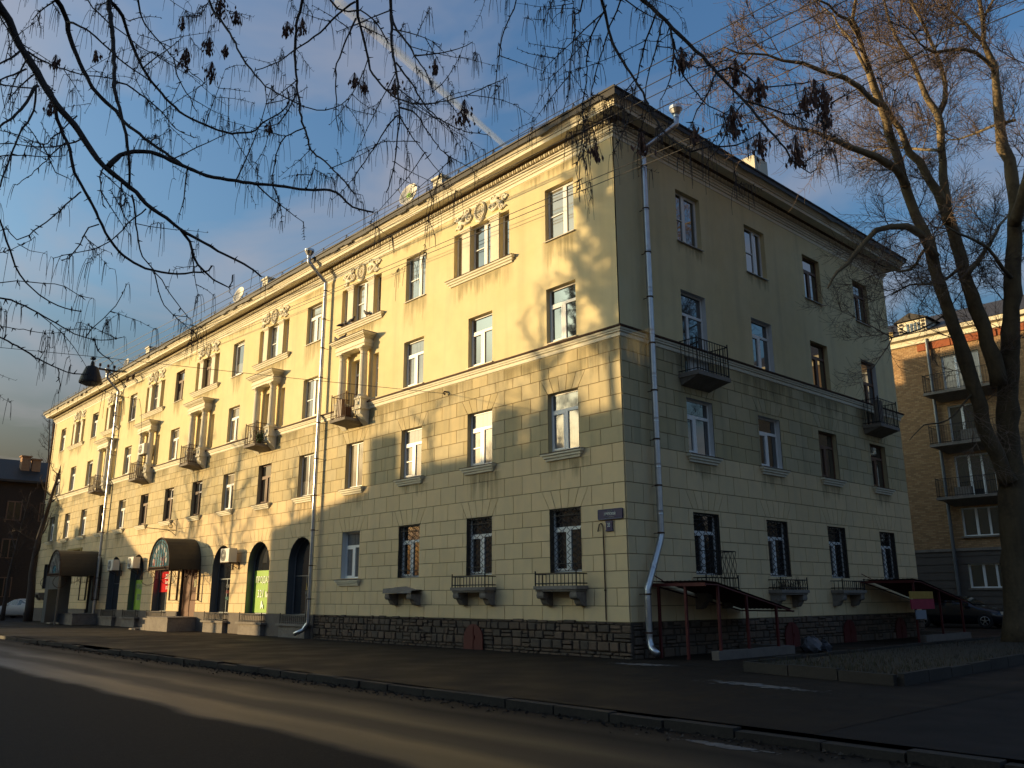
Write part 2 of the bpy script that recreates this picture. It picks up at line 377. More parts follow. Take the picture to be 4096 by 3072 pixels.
def subtract(poly, o):
    x0, x1, z0, z1 = o[:4]
    xs = [p[0] for p in poly]; zs = [p[1] for p in poly]
    if min(xs) >= x1 or max(xs) <= x0 or min(zs) >= z1 or max(zs) <= z0: return [poly]
    res = [clip(poly, 1, 0, x0), clip(poly, -1, 0, -x1)]
    mid = clip(clip(poly, -1, 0, -x0), 1, 0, x1)
    if mid:
        res.append(clip(mid, 0, 1, z0))
        tcv = topcurve(o)
        for (a, za), (b, zb) in zip(tcv, tcv[1:]):
            if b-a < 1e-6: continue
            s = clip(clip(mid, -1, 0, -a), 1, 0, b)
            if s:
                k = (zb-za)/(b-a)                 # keep z >= za+k(x-a)
                res.append(clip(s, k, -1, k*a-za))
    return [q for q in res if q and area(q) > 1e-4]
# openings: x0,x1,z0,z1,arch, type, depth, reveal
OF, OS = [], []
def op(lst, x0, x1, z0, z1, arch=False, kind='T', d=.18, rev='rev', **k):
    lst.append((x0, x1, z0, z1, arch, kind, d, rev, k))
hw = .58
for k, c in enumerate(FX):
    # fourth floor
    if k % 2 == 0:
        op(OF, c-hw, c+hw, 11.56, 13.2, kind={0: 'A', 2: 'A', 4: 'T', 6: 'S', 8: 'TB', 10: 'S', 12: 'T', 14: 'T'}[k])
    else:
        op(OF, c-1.37, c-.93, 11.62, 13.17, kind='N'); op(OF, c-.5, c+.5, 11.62, 13.2, kind='A' if k != 7 else 'TB'); op(OF, c+.92, c+1.37, 11.62, 13.17, kind='N')
    # third floor
    if k in (3, 5, 7, 9, 11):
        op(OF, c-1.37, c-1.0, 8.43, 10.08, kind='N'); op(OF, c-.46, c+.46, 8.1, 10.08, kind='D', d=.22); op(OF, c+1.0, c+1.37, 8.43, 10.08, kind='N2')
    else:
        op(OF, c-hw, c+hw, 8.43, 10.06, kind='A' if k in (4,) else 'S' if k == 12 else 'T', rev='rev')
    # second floor
    op(OF, c-hw, c+hw, 5.3, 6.95, kind={0: 'T', 1: 'TL', 2: 'TL', 3: 'S2', 4: 'S2', 5: 'B', 6: 'T', 7: 'B1', 8: 'B1', 9: 'B', 10: 'T', 11: 'B'}.get(k, 'T'), rev='rev')
    # ground floor
    if k < 3: op(OF, c-hw, c+hw, 2.07, 3.74, kind='G', d=.2, rev='revdark')
    elif k == 3: op(OF, c-hw, c+hw, 2.1, 3.72, kind='T', d=.22, rev='revwhite')
    elif k in (4, 5, 6, 8, 9, 10): op(OF, c-.97, c+.97, .80, 3.72, True, 'ARCH', .34, 'revgrey')
    elif k in (7, 11): op(OF, c-.95, c+.95, .62, 2.9, kind='DOOR', d=.15, rev='revdark')
    elif k in (13, 14): op(OF, c-.52, c+.52, 2.1, 3.74, kind='DK', d=.2, rev='revdark')
for k, c in enumerate(SX):
    op(OS, c-.6, c+.6, 11.56, 13.2, kind=('Am', 'A', 'B', 'B')[k], rev='rev')
    if k == 0 or k == 3: op(OS, c-.6, c+.6, 7.46, 10.03, kind='D2' if k == 0 else 'B', rev='revwhite')
    else: op(OS, c-.6, c+.6, 8.38, 10.0, kind=('', 'T', 'B')[k], rev='revwhite' if k == 1 else 'rev')
    op(OS, c-.62, c+.62, 5.27, 6.83, kind=('Tm', 'T', 'B', 'B')[k], rev='revwhite' if k < 2 else 'rev')
    op(OS, c-.6, c+.6, 2.0, 3.65, kind='G', d=.2, rev='revdark')

BELT = 8.04
def facade(ops, u0, u1, cols, rz):
    mid = [(a+b)/2 for a, b in zip(sorted(cols), sorted(cols)[1:])]
    us = [u0]+mid+[u1]; zs = [-.3, 4.5, 7.6, BELT, 10.8, 14.3]
    w = MB()
    for a, b in zip(us, us[1:]):
        for c, d in zip(zs, zs[1:]):
            ps = [[(a, c), (b, c), (b, d), (a, d)]]
            for o in ops:
                ps = [q for p_ in ps for q in subtract(p_, o)]
            y = 0 if d <= BELT else -.02
            for p_ in ps: w.add([(x_, y, z_) for x_, z_ in p_], [tuple(range(len(p_)))], 1 if d <= BELT else 0)
    w.build('wall', [M['yellow'], M['joint']], BLD, rz=rz)
def reveal_mesh(o):
    nm = o[7]
    if nm == 'rev': nm = 'yellow' if o[2] > BELT else 'blockhi'
    rv = MB(); tcv = topcurve(o); loop = [(o[0], o[2])]+tcv+[(o[1], o[2])]
    for (a, za), (b, zb) in zip(loop, loop[1:]+loop[:1]):
        if abs(a-b)+abs(za-zb) < 1e-6: continue
        rv.add([(a-o[0], -.02, za-o[2]), (b-o[0], -.02, zb-o[2]), (b-o[0], o[6], zb-o[2]), (a-o[0], o[6], za-o[2])], [(0,1,2,3)])
    return rv.mesh('reveal', M[nm])
facade(OF, -LEN, 0, FX, FRONT); facade(OS, 0, DEP, SX, SIDE)
w = MB()     # plain left end and back, where the photo does not look
w.add([(-LEN,0,-.3),(-LEN,0,14.3),(-LEN,DEP,14.3),(-LEN,DEP,-.3),(0,DEP,14.3),(0,DEP,-.3)], [(0,1,2,3),(3,2,4,5)])
w.build('wall', M['yellow'], BLD)

# scored plaster blocks: each stands 2 cm proud of the joint colour behind it
LINES = [.84, 1.22, 1.65, 2.06, 2.47, 2.90, 3.31, 3.73, 4.24, 4.77, 5.25, 5.68, 6.11, 6.51, 6.94, 7.39, 7.70, 8.04]
J = .010
blocks = []
def voussoir(c, hw_, z0, z1, spread, n=5):
    res = []
    for i in range(n):
        a0, a1 = -1+2*i/n, -1+2*(i+1)/n
        res.append([(c+a0*hw_+J, z0+J), (c+a1*hw_-J, z0+J), (c+a1*(hw_+spread)-J, z1-J), (c+a0*(hw_+spread)+J, z1-J)])
    return res
def courses(ops, u0, u1, rz, fans, phase):
    for i, (z0, z1) in enumerate(zip(LINES, LINES[1:])):
        ff = [f for f in fans if f[2] == i]
        L_ = .75
        e = [u0]; x_ = math.floor(u0/L_)*L_+(L_/2 if i % 2 else 0)+phase
        while x_ < u1-.2:
            if x_ > u0+.2: e.append(x_)
            x_ += L_
        e.append(u1)
        for a, b in zip(e, e[1:]):
            ps = [[(a+J, z0+J), (b-J, z0+J), (b-J, z1-J), (a+J, z1-J)]]
            for c, h_, _, sp in ff:
                new = []
                for p_ in ps:
                    k = sp/(z1-z0)
                    l_ = clip(p_, 1, k, c-h_-J+k*z0); r_ = clip(p_, -1, k, -(c+h_+J)+k*z0)
                    new += [q for q in (l_, r_) if q and area(q) > 2e-3]
                ps = new
            for o in ops:
                if o[2] < BELT: ps = [q for p_ in ps for q in subtract(p_, o)]
            ps = [q for q in ps if area(q) > 3e-3]
            if ps: blocks.append((ps, rz, z0 >= 5.2))
        for c, h_, _, sp in ff:
            for p_ in voussoir(c, h_, z0, z1, sp): blocks.append(([p_], rz, z0 >= 5.2))
i1, i2 = LINES.index(3.73), LINES.index(6.94)
courses(OF, -LEN, 0, FRONT, [(c, hw, i2, .28) for c in FX]+[(c, hw, i1, .28) for k, c in enumerate(FX) if k < 4]+[(c, .75, i1, .3) for k, c in enumerate(FX) if k in (4, 5, 6, 8, 9, 10)], 0)
courses(OS, 0, DEP, SIDE, [(c, .6, i2, .28) for c in SX]+[(c, .6, i1, .28) for c in SX], .3)
def blocksize(bk):
    ps, rz, _ = bk; p0 = ps[0]; x_ = sum(q[0] for q in p0)/len(p0); z_ = sum(q[1] for q in p0)/len(p0)
    P = Vector((x_, 0, z_)) if rz == 0 else Vector((0, x_, z_))
    v = P-CAM; n_ = Vector((0, -1, 0)) if rz == 0 else Vector((1, 0, 0))
    return sum(area(q) for q in ps)*abs(v.normalized().dot(n_))/v.length_squared
blocks.sort(key=blocksize, reverse=True)
rest = MB()
for i, (ps, rz, hi) in enumerate(blocks):
    if i < 290:
        b = MB()
        for p_ in ps: b.slab(p_, -.02, .0)
        b.build('block', rnd.choice(BHI if hi else BLO), BLD, rz=rz)
    else:
        for p_ in ps:
            t = MB().slab(p_, -.02, .0)
            if rz: t.v = [(-y, x_, z_) for x_, y, z_ in t.v]
            rest.add(t.v, t.f, rnd.randrange(4)+(4 if hi else 0))
rest.build('block', BLO+BHI, BLD, kind='stuff')

# plinth: rubble stone near the corner, dark render further left
pl = MB()
gaps = sorted([(FX[k]-1.0, FX[k]+1.0) for k in (7, 11)])
xs = [-LEN]+[q for g in gaps for q in g]+[-14.95]
for a, b in zip(xs[::2], xs[1::2]): pl.box(a, b, -.07, .0, -.2, .83)
pl.build('plinth', M['plinth'], BLD)
pm = MB(); pm.box(-14.95, .03, -.03, .0, -.2, .83); pm.box(.0, .03, .0, DEP, -.2, .83)
PL = pm.build('plinth', M['mortar'], BLD)
def rubble(u0, u1, fn):
    z = .0-.02; row = 0
    while z < .80:
        h = rnd.choice((.08, .12, .16, .2, .24)); h = min(h, .84-z); u = u0
        while u < u1-.05:
            l_ = rnd.uniform(.15, .46); l_ = min(l_, u1-u)
            if u1-u-l_ < .15: l_ = u1-u
            top = z+h+(rnd.uniform(-.04, .05) if z+h > .78 else 0)
            if h > .14 and rnd.random() < .3:
                q = z+h*rnd.uniform(.4, .6); fn(u, u+l_, z, q); fn(u, u+l_, q, top)
            else: fn(u, u+l_, z, top)
            u += l_
        z += h
def stone_poly(a, b, c, d):
    g = .011; j = lambda s: rnd.uniform(0, s)
    return [(a+g+j(.015), c+g+j(.012)), ((a+b)/2+rnd.uniform(-.05, .05), c+g+j(.008)), (b-g-j(.015), c+g+j(.012)), (b-g-j(.02), d-g-j(.015)), ((a+b)/2, d-g-j(.008)), (a+g+j(.02), d-g-j(.015))]
stones = []
rubble(-14.9, .06, lambda a, b, c, d: stones.append((a, b, c, d)))
stones.sort(key=lambda s_: -s_[0]); cut = 285
srest = MB()
def stone_mesh(mb_, s_, mi=0, side=False):
    p_ = stone_poly(*s_); out = -.05-rnd.uniform(0, .045); n_ = len(p_); cxm = sum(q[0] for q in p_)/n_; czm = sum(q[1] for q in p_)/n_
    inner = [(cxm+(x_-cxm)*.86, czm+(z_-czm)*.8) for x_, z_ in p_]
    vs = [(x_, -.02, z_) for x_, z_ in p_]+[(x_, out+.012, z_) for x_, z_ in p_]+[(x_, out-rnd.uniform(0, .008), z_) for x_, z_ in inner]
    if side: vs = [(-y, x_, z_) for x_, y, z_ in vs]
    fs = [(i, i+n_, (i+1) % n_+n_, (i+1) % n_) for i in range(n_)]+[(i+n_, i+2*n_, (i+1) % n_+2*n_, (i+1) % n_+n_) for i in range(n_)]+[tuple(range(2*n_, 3*n_))]
    mb_.add(vs, fs, mi)
for i, s_ in enumerate(stones):
    if i < cut:
        b = MB(); stone_mesh(b, s_); b.build('stone', rnd.choice(STONE), BLD)
    else: stone_mesh(srest, s_, rnd.randrange(4))
rubble(.05, DEP, lambda a, b, c, d: stone_mesh(srest, (a, b, c, d), rnd.randrange(4), True))
srest.build('stone', STONE, BLD, kind='stuff')

# belt course and cornice, swept round the corner with mitres
def sweep(prof, name, mats, mi=None, ends=True):
    b = MB(); rows = []
    for o, z in prof:
        rows.append([(-LEN-o, 1.2, z), (-LEN-o, -o, z), (o, -o, z), (o, DEP+o, z), (-1.2, DEP+o, z)])
    n = 5
    for i, (r0, r1) in enumerate(zip(rows, rows[1:])):
        for j in range(n-1):
            b.add([r0[j], r0[j+1], r1[j+1], r1[j]], [(0,1,2,3)], mi[i] if mi else 0)
    return b.build(name, mats, BLD)
sweep([(.01, 8.03), (.05, 8.05), (.06, 8.10), (.06, 8.14), (.10, 8.16), (.10, 8.20), (.125, 8.21), (.14, 8.26), (.175, 8.275), (.18, 8.315), (.01, 8.36)], 'belt_course', [M['cream'], M['rust']], [0]*7+[1]*3)
CP = [(.01, 13.82), (.035, 13.83), (.035, 13.855), (.022, 13.86), (.022, 13.95), (.06, 13.96), (.065, 14.02), (.10, 14.03), (.11, 14.09), (.15, 14.10), (.16, 14.13), (.10, 14.14), (.10, 14.335), (.27, 14.34), (.28, 14.37), (.50, 14.37), (.52, 14.345), (.56, 14.345), (.57, 14.44), (.60, 14.45), (.61, 14.48), (.645, 14.51), (.67, 14.55), (.70, 14.58), (.71, 14.60)]
sweep(CP, 'cornice', [M['cream'], M['recess_shade']], [1 if i in (10, 11, 12) else 0 for i in range(len(CP)-1)])
eg = MB()
def egg(x_, side):
    for dx, rx, rz_ in ((0, .058, .085), (.10, .020, .075)):
        c = (.215, 0)
        if side: eg.ball((.14, x_+dx, 14.24), .085, rx, rz_, 6, 4)
        else: eg.ball((x_+dx, -.14, 14.24), rx, .085, rz_, 6, 4)
x_ = -LEN
while x_ < 0: egg(x_, False); x_ += .2
x_ = .1
while x_ < DEP: egg(x_, True); x_ += .2
eg.build('egg_and_dart_moulding', M['cream'], BLD, kind='stuff')

# roof with a dark ragged metal edge, low railing, chimneys
rf = MB(); e = .78
A = [(-LEN-e, -e, 14.74), (e, -e, 14.74), (e, DEP+e, 14.74), (-LEN-e, DEP+e, 14.74)]
r0, r1 = (-LEN+7.5, DEP/2, 17.5), (-8.0, DEP/2, 17.5)
rf.add(A+[r0, r1], [(0, 1, 5, 4), (1, 2, 5), (2, 3, 4, 5), (3, 0, 4)])
# standing seams
for side in (0, 1):
    u = -LEN if side == 0 else 0.
    while u < (0 if side == 0 else DEP):
        if side == 0:
            t = min(1, (u+LEN+.78)/8.3, (.78-u)/8.8); a = Vector((u, -e, 14.76)); b = Vector((u, -e+9.0*t, 14.76+2.76*t))
        else:
            t = min(1, (u+.78)/9.1, (DEP+.78-u)/9.1); a = Vector((e, u, 14.76)); b = Vector((e-8.78*t, u, 14.76+2.76*t))
        rf.tube([a, b], .018, 4, caps=False); u += .6
ROOF = rf.build('roof', M['roofm'], BLD)
ed = MB()
def edge(pts, nrm):
    n = len(pts)
    for i in range(n-1):
        a, b = Vector(pts[i]), Vector(pts[i+1]); drop0 = .19+.06*(rnd.random() < .3)*rnd.random()
        ed.add([a, b, b-Vector((0,0,drop0)), a-Vector((0,0,drop0))], [(0,1,2,3)])
        ed.add([a+nrm*.02, b+nrm*.02, b, a], [(0,1,2,3)])
k = 110; edge([(-LEN-.75+(LEN+1.5)*i/k, -.75, 14.755) for i in range(k+1)], Vector((0,-1,0)))
k = 36; edge([(.75, -.75+(DEP+1.5)*i/k, 14.755) for i in range(k+1)], Vector((1,0,0)))
edge([(-LEN-.75, 1.2, 14.755), (-LEN-.75, -.75, 14.755)], Vector((-1,0,0)))
ed.tube([(-LEN-.76, -.765, 14.74), (.765, -.765, 14.74), (.765, DEP+.76, 14.74)], .035, 6)
ed.build('metal_edge', M['tinedge'], ROOF)
rl = MB()
x_ = -LEN+.3
while x_ < -1:
    rl.tube([(x_-.09, -.42, 14.86), (x_, -.38, 15.24)], .013, 4); rl.tube([(x_+.09, -.42, 14.86), (x_, -.38, 15.24)], .013, 4); rl.tube([(x_, .0, 15.0), (x_, -.38, 15.24)], .010, 4)
    x_ += 1.75
for z in (15.05, 15.23): rl.tube([(-LEN+.2, -.40, z), (-.6, -.40, z)], .010, 4)
rl.tube([(-.6, -.4, 15.23), (-.35, -.15, 15.02)], .010, 4)
rl.build('railing', M['iron'], ROOF)
# chimneys
M['chimbrick'] = mat('chimney_brick', (.36, .20, .10), .9, noise=[(6, .5, (.26, .13, .07))], bump=(30, .6), coords='World')
M['chimwhite'] = mat('whitewashed_vent', (.66, .62, .50), .85, noise=[(4, .3, (.5, .46, .38))], coords='World')
ch = MB()
ch.box(-3.25, -2.15, 11.15, 12.0, 15.4, 17.62, 0)
ch.box(-3.32, -2.08, 11.05, 12.1, 17.60, 17.66, 1); ch.box(-3.3, -2.1, 11.1, 12.05, 18.28, 18.36, 1)
for a in (-3.3, -2.86, -2.42): ch.box(a, a+.32, 11.1, 11.18, 17.66, 18.0, 1)
ch.box(-3.3, -2.1, 11.1, 11.18, 18.0, 18.28, 1); ch.box(-2.18, -2.1, 11.18, 12.05, 17.66, 18.28, 1); ch.box(-3.3, -2.18, 11.6, 12.05, 17.66, 18.28, 1)
ch.build('chimney', [M['chimbrick'], M['chimwhite']], ROOF)
c2 = MB(); c2.box(-27.4, -20.0, 8.0, 9.0, 16.8, 18.75); c2.build('chimney', M['chimbrick'], ROOF)  # unseen ridge block, added to step the shadow on the brick house
for x_, s_ in ((-8.15, .5), (-21.25, .5), (-36.2, .55)):
    v_ = MB(); v_.box(x_-s_/2, x_+s_/2, .1, .6, 14.7, 15.78); v_.box(x_-s_/2-.06, x_+s_/2+.06, .04, .66, 15.78, 15.86)
    v_.build('roof_vent', M['chimwhite'], ROOF)
# ------------------------------------------------------------------ windows
_cache = {}
def frame_mesh(kind, w, h, arch=False):
    key = (kind, round(w, 3), round(h, 3))
    if key in _cache: return _cache[key]
    b = MB(); t = .055; dp = .06
    def bar(x0, x1, z0, z1, y0=0., y1=dp): b.box(x0, x1, y0, y1, z0, z1)
    def ring(x0, x1, z0, z1, t_, y0, y1):
        bar(x0, x0+t_, z0, z1, y0, y1); bar(x1-t_, x1, z0, z1, y0, y1); bar(x0+t_, x1-t_, z0, z0+t_, y0, y1); bar(x0+t_, x1-t_, z1-t_, z1, y0, y1)
    mname = 'brown' if kind in ('B', 'TB', 'B1', 'TB') else 'white'
    if kind == 'ARCH':
        c, r_ = w/2, w/2-.02; sp = h-w/2; pts = [(c-r_, 0, .03)]+[(c-r_*math.cos(math.pi*i/14), .0, sp+r_*math.sin(math.pi*i/14)) for i in range(15)]+[(c+r_, 0, .03)]
        b.tube(pts, .035, 6); bar(0, w, 0, .05); bar(.1, w-.1, sp-.5, sp-.46); bar(c-.02, c+.02, .05, sp-.5)
        mname = 'revgrey'
    elif kind == 'DK':
        ring(0, w, 0, h, t, 0, dp); mname = 'revgrey'
    else:
        ring(0, w, 0, h, t, 0, dp)
        K = kind[0] if kind not in ('B', 'TB', 'B1') else 'T'
        if kind in ('S2',): bar(w*.5-.035, w*.5+.035, t, h-t)
        elif kind in ('S',): ring(.1, w-.1, .1, h-.1, .05, -.015, .03)
        elif K == 'A':
            f = .42 if kind == 'Am' else .58
            bar(w*f-.05, w*f+.05, t, h-t, -.015, dp)
            if kind == 'Am': bar(t, w*f-.05, h*.46, h*.46+.03, -.01, .03)
            else: bar(t, w*f-.05, h*.46, h*.46+.035, -.01, .03)
            ring(w*f+.05, w-t, t, h-t, .045, -.015, .02)
        elif K == 'T' or K == 'G':
            f = .5 if kind != 'Tm' else .42
            zt = h*.66; bar(t, w-t, zt, zt+.085, -.015, dp); bar(w*f-.06, w*f+.06, t, zt, -.015, dp)
            ring(t, w*f-.06, t, zt, .045, -.02, .02)
            if kind == 'TL': bar(t, w*f-.06, h*.33, h*.33+.03, -.01, .03)
        elif kind == 'N2': bar(t, w-t, h*.66, h*.66+.07, -.01, dp); bar(t, w-t, h*.34, h*.34+.03)
        elif kind == 'N': pass
        elif K == 'D':
            zt = h*.72; bar(t, w-t, zt, zt+.08, -.015, dp); bar(w*.36-.05, w*.36+.05, t, zt, -.015, dp)
            bar(w*.36+.05, w-t, t, h*.28, -.01, .02)
    me = b.mesh('window', M[mname]); _cache[key] = me; return me
def pane_mesh(w, h, arch, g):
    key = ('pane', round(w, 3), round(h, 3), arch, g)
    if key in _cache: return _cache[key]
    b = MB(); o = (0, w, 0, h, arch); c = topcurve(o)
    b.slab([(0, 0)]+[(w, 0)]+c[::-1] if arch else [(0, 0), (w, 0), (w, h), (0, h)], .02, .035)
    me = b.mesh('pane', M[g]); _cache[key] = me; return me
def lattice(w, h):
    key = ('lat', round(w, 3), round(h, 3))
    if key in _cache: return _cache[key]
    b = MB(); n = 7; m_ = 5
    for i in range(n+1):      # wavy uprights that meet in pairs: diamonds
        x_ = w*i/n; pts = []; k = 2*m_*2
        for j in range(k+1):
            z_ = h*j/k; s = 1 if (j+i) % 2 else -1
            pts.append((min(max(x_+s*w/n*.36, 0), w), -.02, z_))
        b.tube(pts, .011, 4, caps=False)
    for z_ in (0, h*.12, h*.9, h): b.tube([(0, -.02, z_), (w, -.02, z_)], .012, 4)
    for x_ in (0, w): b.tube([(x_, -.02, 0), (x_, -.02, h)], .014, 4)
    me = b.mesh('window_grille', M['iron']); _cache[key] = me; return me
def ledge_mesh(w):
    key = ('ledge', round(w, 3))
    if key in _cache: return _cache[key]
    b = MB(); b.add([(-.04, .2, .035), (w+.04, .2, .035), (w+.04, -.07, .0), (-.04, -.07, .0), (w+.04, -.07, -.03), (-.04, -.07, -.03)], [(0,1,2,3), (3,2,4,5)])
    b.box(-.04, w+.04, -.02, .2, -.01, .0)
    me = b.mesh('sill', M['tin2']); _cache[key] = me; return me
M['tin2'] = mat('painted_tin_sill', (.30, .26, .20), .5, .3, noise=(6, .4, (.2, .16, .12)))
def moulded_sill(w):
    key = ('msill', round(w, 3))
    if key in _cache: return _cache[key]
    b = MB(); prof = [(.02, -.25), (.05, -.24), (.06, -.19), (.10, -.17), (.105, -.12), (.15, -.10), (.155, -.05), (.16, -.03)]
    for (o0, z0), (o1, z1) in zip(prof, prof[1:]):
        b.add([(-o0, -o0, z0), (w+o0, -o0, z0), (w+o1, -o1, z1), (-o1, -o1, z1)], [(0,1,2,3)])
        b.add([(-o0, 0, z0), (-o0, -o0, z0), (-o1, -o1, z1), (-o1, 0, z1)], [(0,1,2,3)]); b.add([(w+o0, -o0, z0), (w+o0, 0, z0), (w+o1, 0, z1), (w+o1, -o1, z1)], [(0,1,2,3)])
    b.add([(-.17, -.17, -.03), (w+.17, -.17, -.03), (w+.17, .1, .0), (-.17, .1, .0)], [(0,1,2,3)], 1); b.add([(-.17, -.17, -.03), (w+.17, -.17, -.03), (w+.17, -.17, -.05), (-.17, -.17, -.05)], [(0,1,2,3)], 1)
    me = b.mesh('window_ledge', [M['cream'], M['rust']]); _cache[key] = me; return me
def place(name, me, side, u, y, z, parent=BLD, **k):
    if side: return link(name, me, parent, (-y, u, z), SIDE, **k)
    return link(name, me, parent, (u, y, z), 0, **k)
ARCHES = {}; DOOR_REVEALS = []
for side, lst in ((0, OF), (1, OS)):
    for o in lst:
        x0, x1, z0, z1, arch, kind, d, rev, _ = o
        w, h = x1-x0, z1-z0
        if kind == 'DOOR': DOOR_REVEALS.append((x0, z0, reveal_mesh(o))); continue
        win = place('window', frame_mesh(kind, w, h, arch), side, x0, d-.05, z0)
        link('reveal', reveal_mesh(o), win, (0, -d+.05, 0))
        q = rnd.random()
        g = 'glass' if kind in ('G', 'ARCH', 'DK', 'B', 'B1') or side else ('glasstan' if q < .30 else 'glassgrey' if q < .50 else 'glasshalf' if q < .66 else 'glasslow' if q < .80 else 'glass')
        if side == 0 and z0 > 5 and z0 < 6 and x1 > -6.5: g = 'glassgrey'
        link('pane', pane_mesh(w, h, arch, g), win)
        if kind == 'ARCH': ARCHES[round((x0+x1)/2, 1)] = win
        if not arch and kind not in ('D', 'D2', 'N', 'N2', 'G', 'DK') and z0 > 5.5: link('sill', ledge_mesh(w), win, (0, -d+.05, -.02))
        if kind == 'G':
            gr = link('window_grille', lattice(w-.06, h-.06), win, (.03, -d+.10, .03))
        if kind == 'B1':     # one white ventilator casement in a dark frame
            b = MB(); b.box(.55, 1.0, -.03, 0, h*.66, h*.66+.04); b.box(.55, 1.0, -.03, 0, h-.12, h-.08); b.box(.55, .59, -.03, 0, h*.66, h-.08); b.box(.96, 1.0, -.03, 0, h*.66, h-.08)
            b.build('ventilator_casement', M['white'], win)
for k, c in enumerate(FX):
    place('window_ledge', moulded_sill(2*hw+.04), 0, c-hw-.02, -.02, 5.29)
    if k % 2: place('window_ledge', moulded_sill(2.95), 0, c-1.47, -.02, 11.6)
    if k == 3: place('window_ledge', moulded_sill(2*hw+.04), 0, c-hw-.02, -.02, 2.09)
for c in SX: place('window_ledge', moulded_sill(1.2), 1, c-.6, -.02, 5.26)

# fourth floor: pilasters between the three lights and stucco scrollwork above
pil = MB(); pil.box(-.195, .195, -.045, -.021, 11.62, 13.05)
for z0, z1, o in ((13.05, 13.09, .06), (13.09, 13.13, .09), (13.13, 13.19, .12)): pil.box(-.195-o+.03, .195+o-.03, -o, -.021, z0, z1)
pil = pil.mesh('pilaster', M['cream'])
def spiral(b, cx_, cz_, r0, turns, a0, sgn, rad=.048, y=-.05):
    pts = []; n = int(18*turns)
    for i in range(n+1):
        t = i/n; a = a0+sgn*2*math.pi*turns*t; r_ = r0*(1-.88*t); pts.append((cx_+r_*math.cos(a), y, cz_+r_*math.sin(a)))
    b.tube(pts, [rad*(1-.5*i/n) for i in range(n+1)], 6); return pts[0]
sc = MB()
for s in (-1, 1):
    spiral(sc, s*.55, -.02, .16, 1.6, math.pi/2, -s); spiral(sc, s*.62, .22, .13, 1.5, -math.pi/2, s); spiral(sc, s*1.05, -.18, .12, 1.5, math.pi/2, s); spiral(sc, s*1.18, .10, .10, 1.4, -math.pi/2, -s)
    sc.tube([(s*.55, -.045, .14), (s*.8, -.05, .10), (s*.98, -.05, -.02), (s*1.1, -.045, -.07)], [0.054, 0.068, 0.061, 0.041], 6)
    sc.tube([(s*.55, -.04, -.18), (s*.78, -.05, -.16), (s*.95, -.05, -.08), (s*1.13, -.04, .02)], [0.041, 0.061, 0.061, 0.041], 6)
    sc.tube([(s*.68, -.045, .06), (s*.85, -.05, .24), (s*.98, -.045, .18), (s*1.2, -.04, .2)], [0.041, 0.061, 0.041, 0.027], 6)
    sc.tube([(s*1.2, -.04, .02), (s*1.3, -.045, .12), (s*1.34, -.04, .05)], [0.041, 0.041, 0.020], 5); sc.tube([(s*1.05, -.04, -.28), (s*1.2, -.045, -.2), (s*1.28, -.04, -.24)], [0.027, 0.041, 0.016], 5)
    for i in range(5): sc.ball((s*(.72+.1*i), -.045, -.02+.05*math.sin(i*1.9)), .045, .03, .03, 6, 3)
rg = [(.29*math.cos(a*math.pi/10)*.82, -.05, .29*math.sin(a*math.pi/10)+.02) for a in range(21)]
sc.tube(rg, .045, 6, caps=False); sc.tube([(x_*.62, -.05, (z_-.02)*.62+.02) for x_, _, z_ in rg], .02, 5, caps=False)
for a in range(8): sc.ball((.1*math.cos(a*math.pi/4), -.045, .02+.11*math.sin(a*math.pi/4)), .04, .03, .045, 6, 3)
sc.ball((0, -.05, .02), .05, .05, .05)
for a in range(20): sc.ball((.29*math.cos(a*math.pi/10)*.82, -.085, .29*math.sin(a*math.pi/10)+.02), .035, .025, .035, 5, 3)
sc.tube([(-.2, -.04, -.26), (0, -.05, -.36), (.2, -.04, -.26)], .04, 6)
sc = sc.mesh('stucco_relief', M['cream'], True)
for k, c in enumerate(FX):
    if k % 2:
        for s in (-.715, .71): place('pilaster', pil, 0, c+s, 0, 0)
        place('stucco_relief', sc, 0, c, 0, 13.57)

# third floor: little balconies between two columns that carry an entablature
def railing(x0, x1, dp, h, n, bent=0., gap=.1):
    b = MB()
    for z_ in (.06, h): b.tube([(x0, 0, z_), (x0, -dp, z_), (x1, -dp, z_), (x1, 0, z_)], .016, 5)
    k = max(2, int((x1-x0)/gap))
    for i in range(k+1):
        x_ = x0+(x1-x0)*i/k; b.tube([(x_, -dp, 0), (x_, -dp, h)], .010, 4)
    k = max(2, int(dp/gap))
    for x_ in (x0, x1):
        for i in range(k): y = -dp*i/k; b.tube([(x_, y, 0), (x_, y, h)], .010, 4)
        b.tube([(x_, -dp, 0), (x_, -dp, h+.08)], .02, 5)
    return b
colm = MB(); prof = [(.20, 0), (.20, .05), (.17, .06), (.18, .10), (.155, .12), (.155, .2), (.145, 1.3), (.13, 1.62), (.145, 1.64), (.145, 1.66), (.13, 1.68), (.13, 1.76), (.15, 1.78), (.19, 1.84), (.20, 1.86)]
colm.lathe(prof, n=14); colm.box(-.21, .21, -.21, .21, 1.86, 1.92); colm = colm.mesh('column', M['cream'], False)
ent = MB()
for o, z0, z1 in ((0, 0, .10), (.03, .10, .20), (.0, .20, .30), (.06, .30, .345), (.10, .345, .38), (.16, .38, .42), (.20, .42, .47)):
    ent.box(-.98-o, .98+o, -.40-o, -.021, z0, z1)
ent.box(-1.2, 1.2, -.62, -.021, .471, .49, 1); ent = ent.mesh('entablature', [M['cream'], M['rust']])
con = MB()     # pedestal with a scrolled corbel below
con.box(-.20, .20, -.42, -.021, -.42, .0); con.box(-.23, .23, -.45, -.021, -.06, .0); con.box(-.23, .23, -.45, -.021, -.44, -.38)
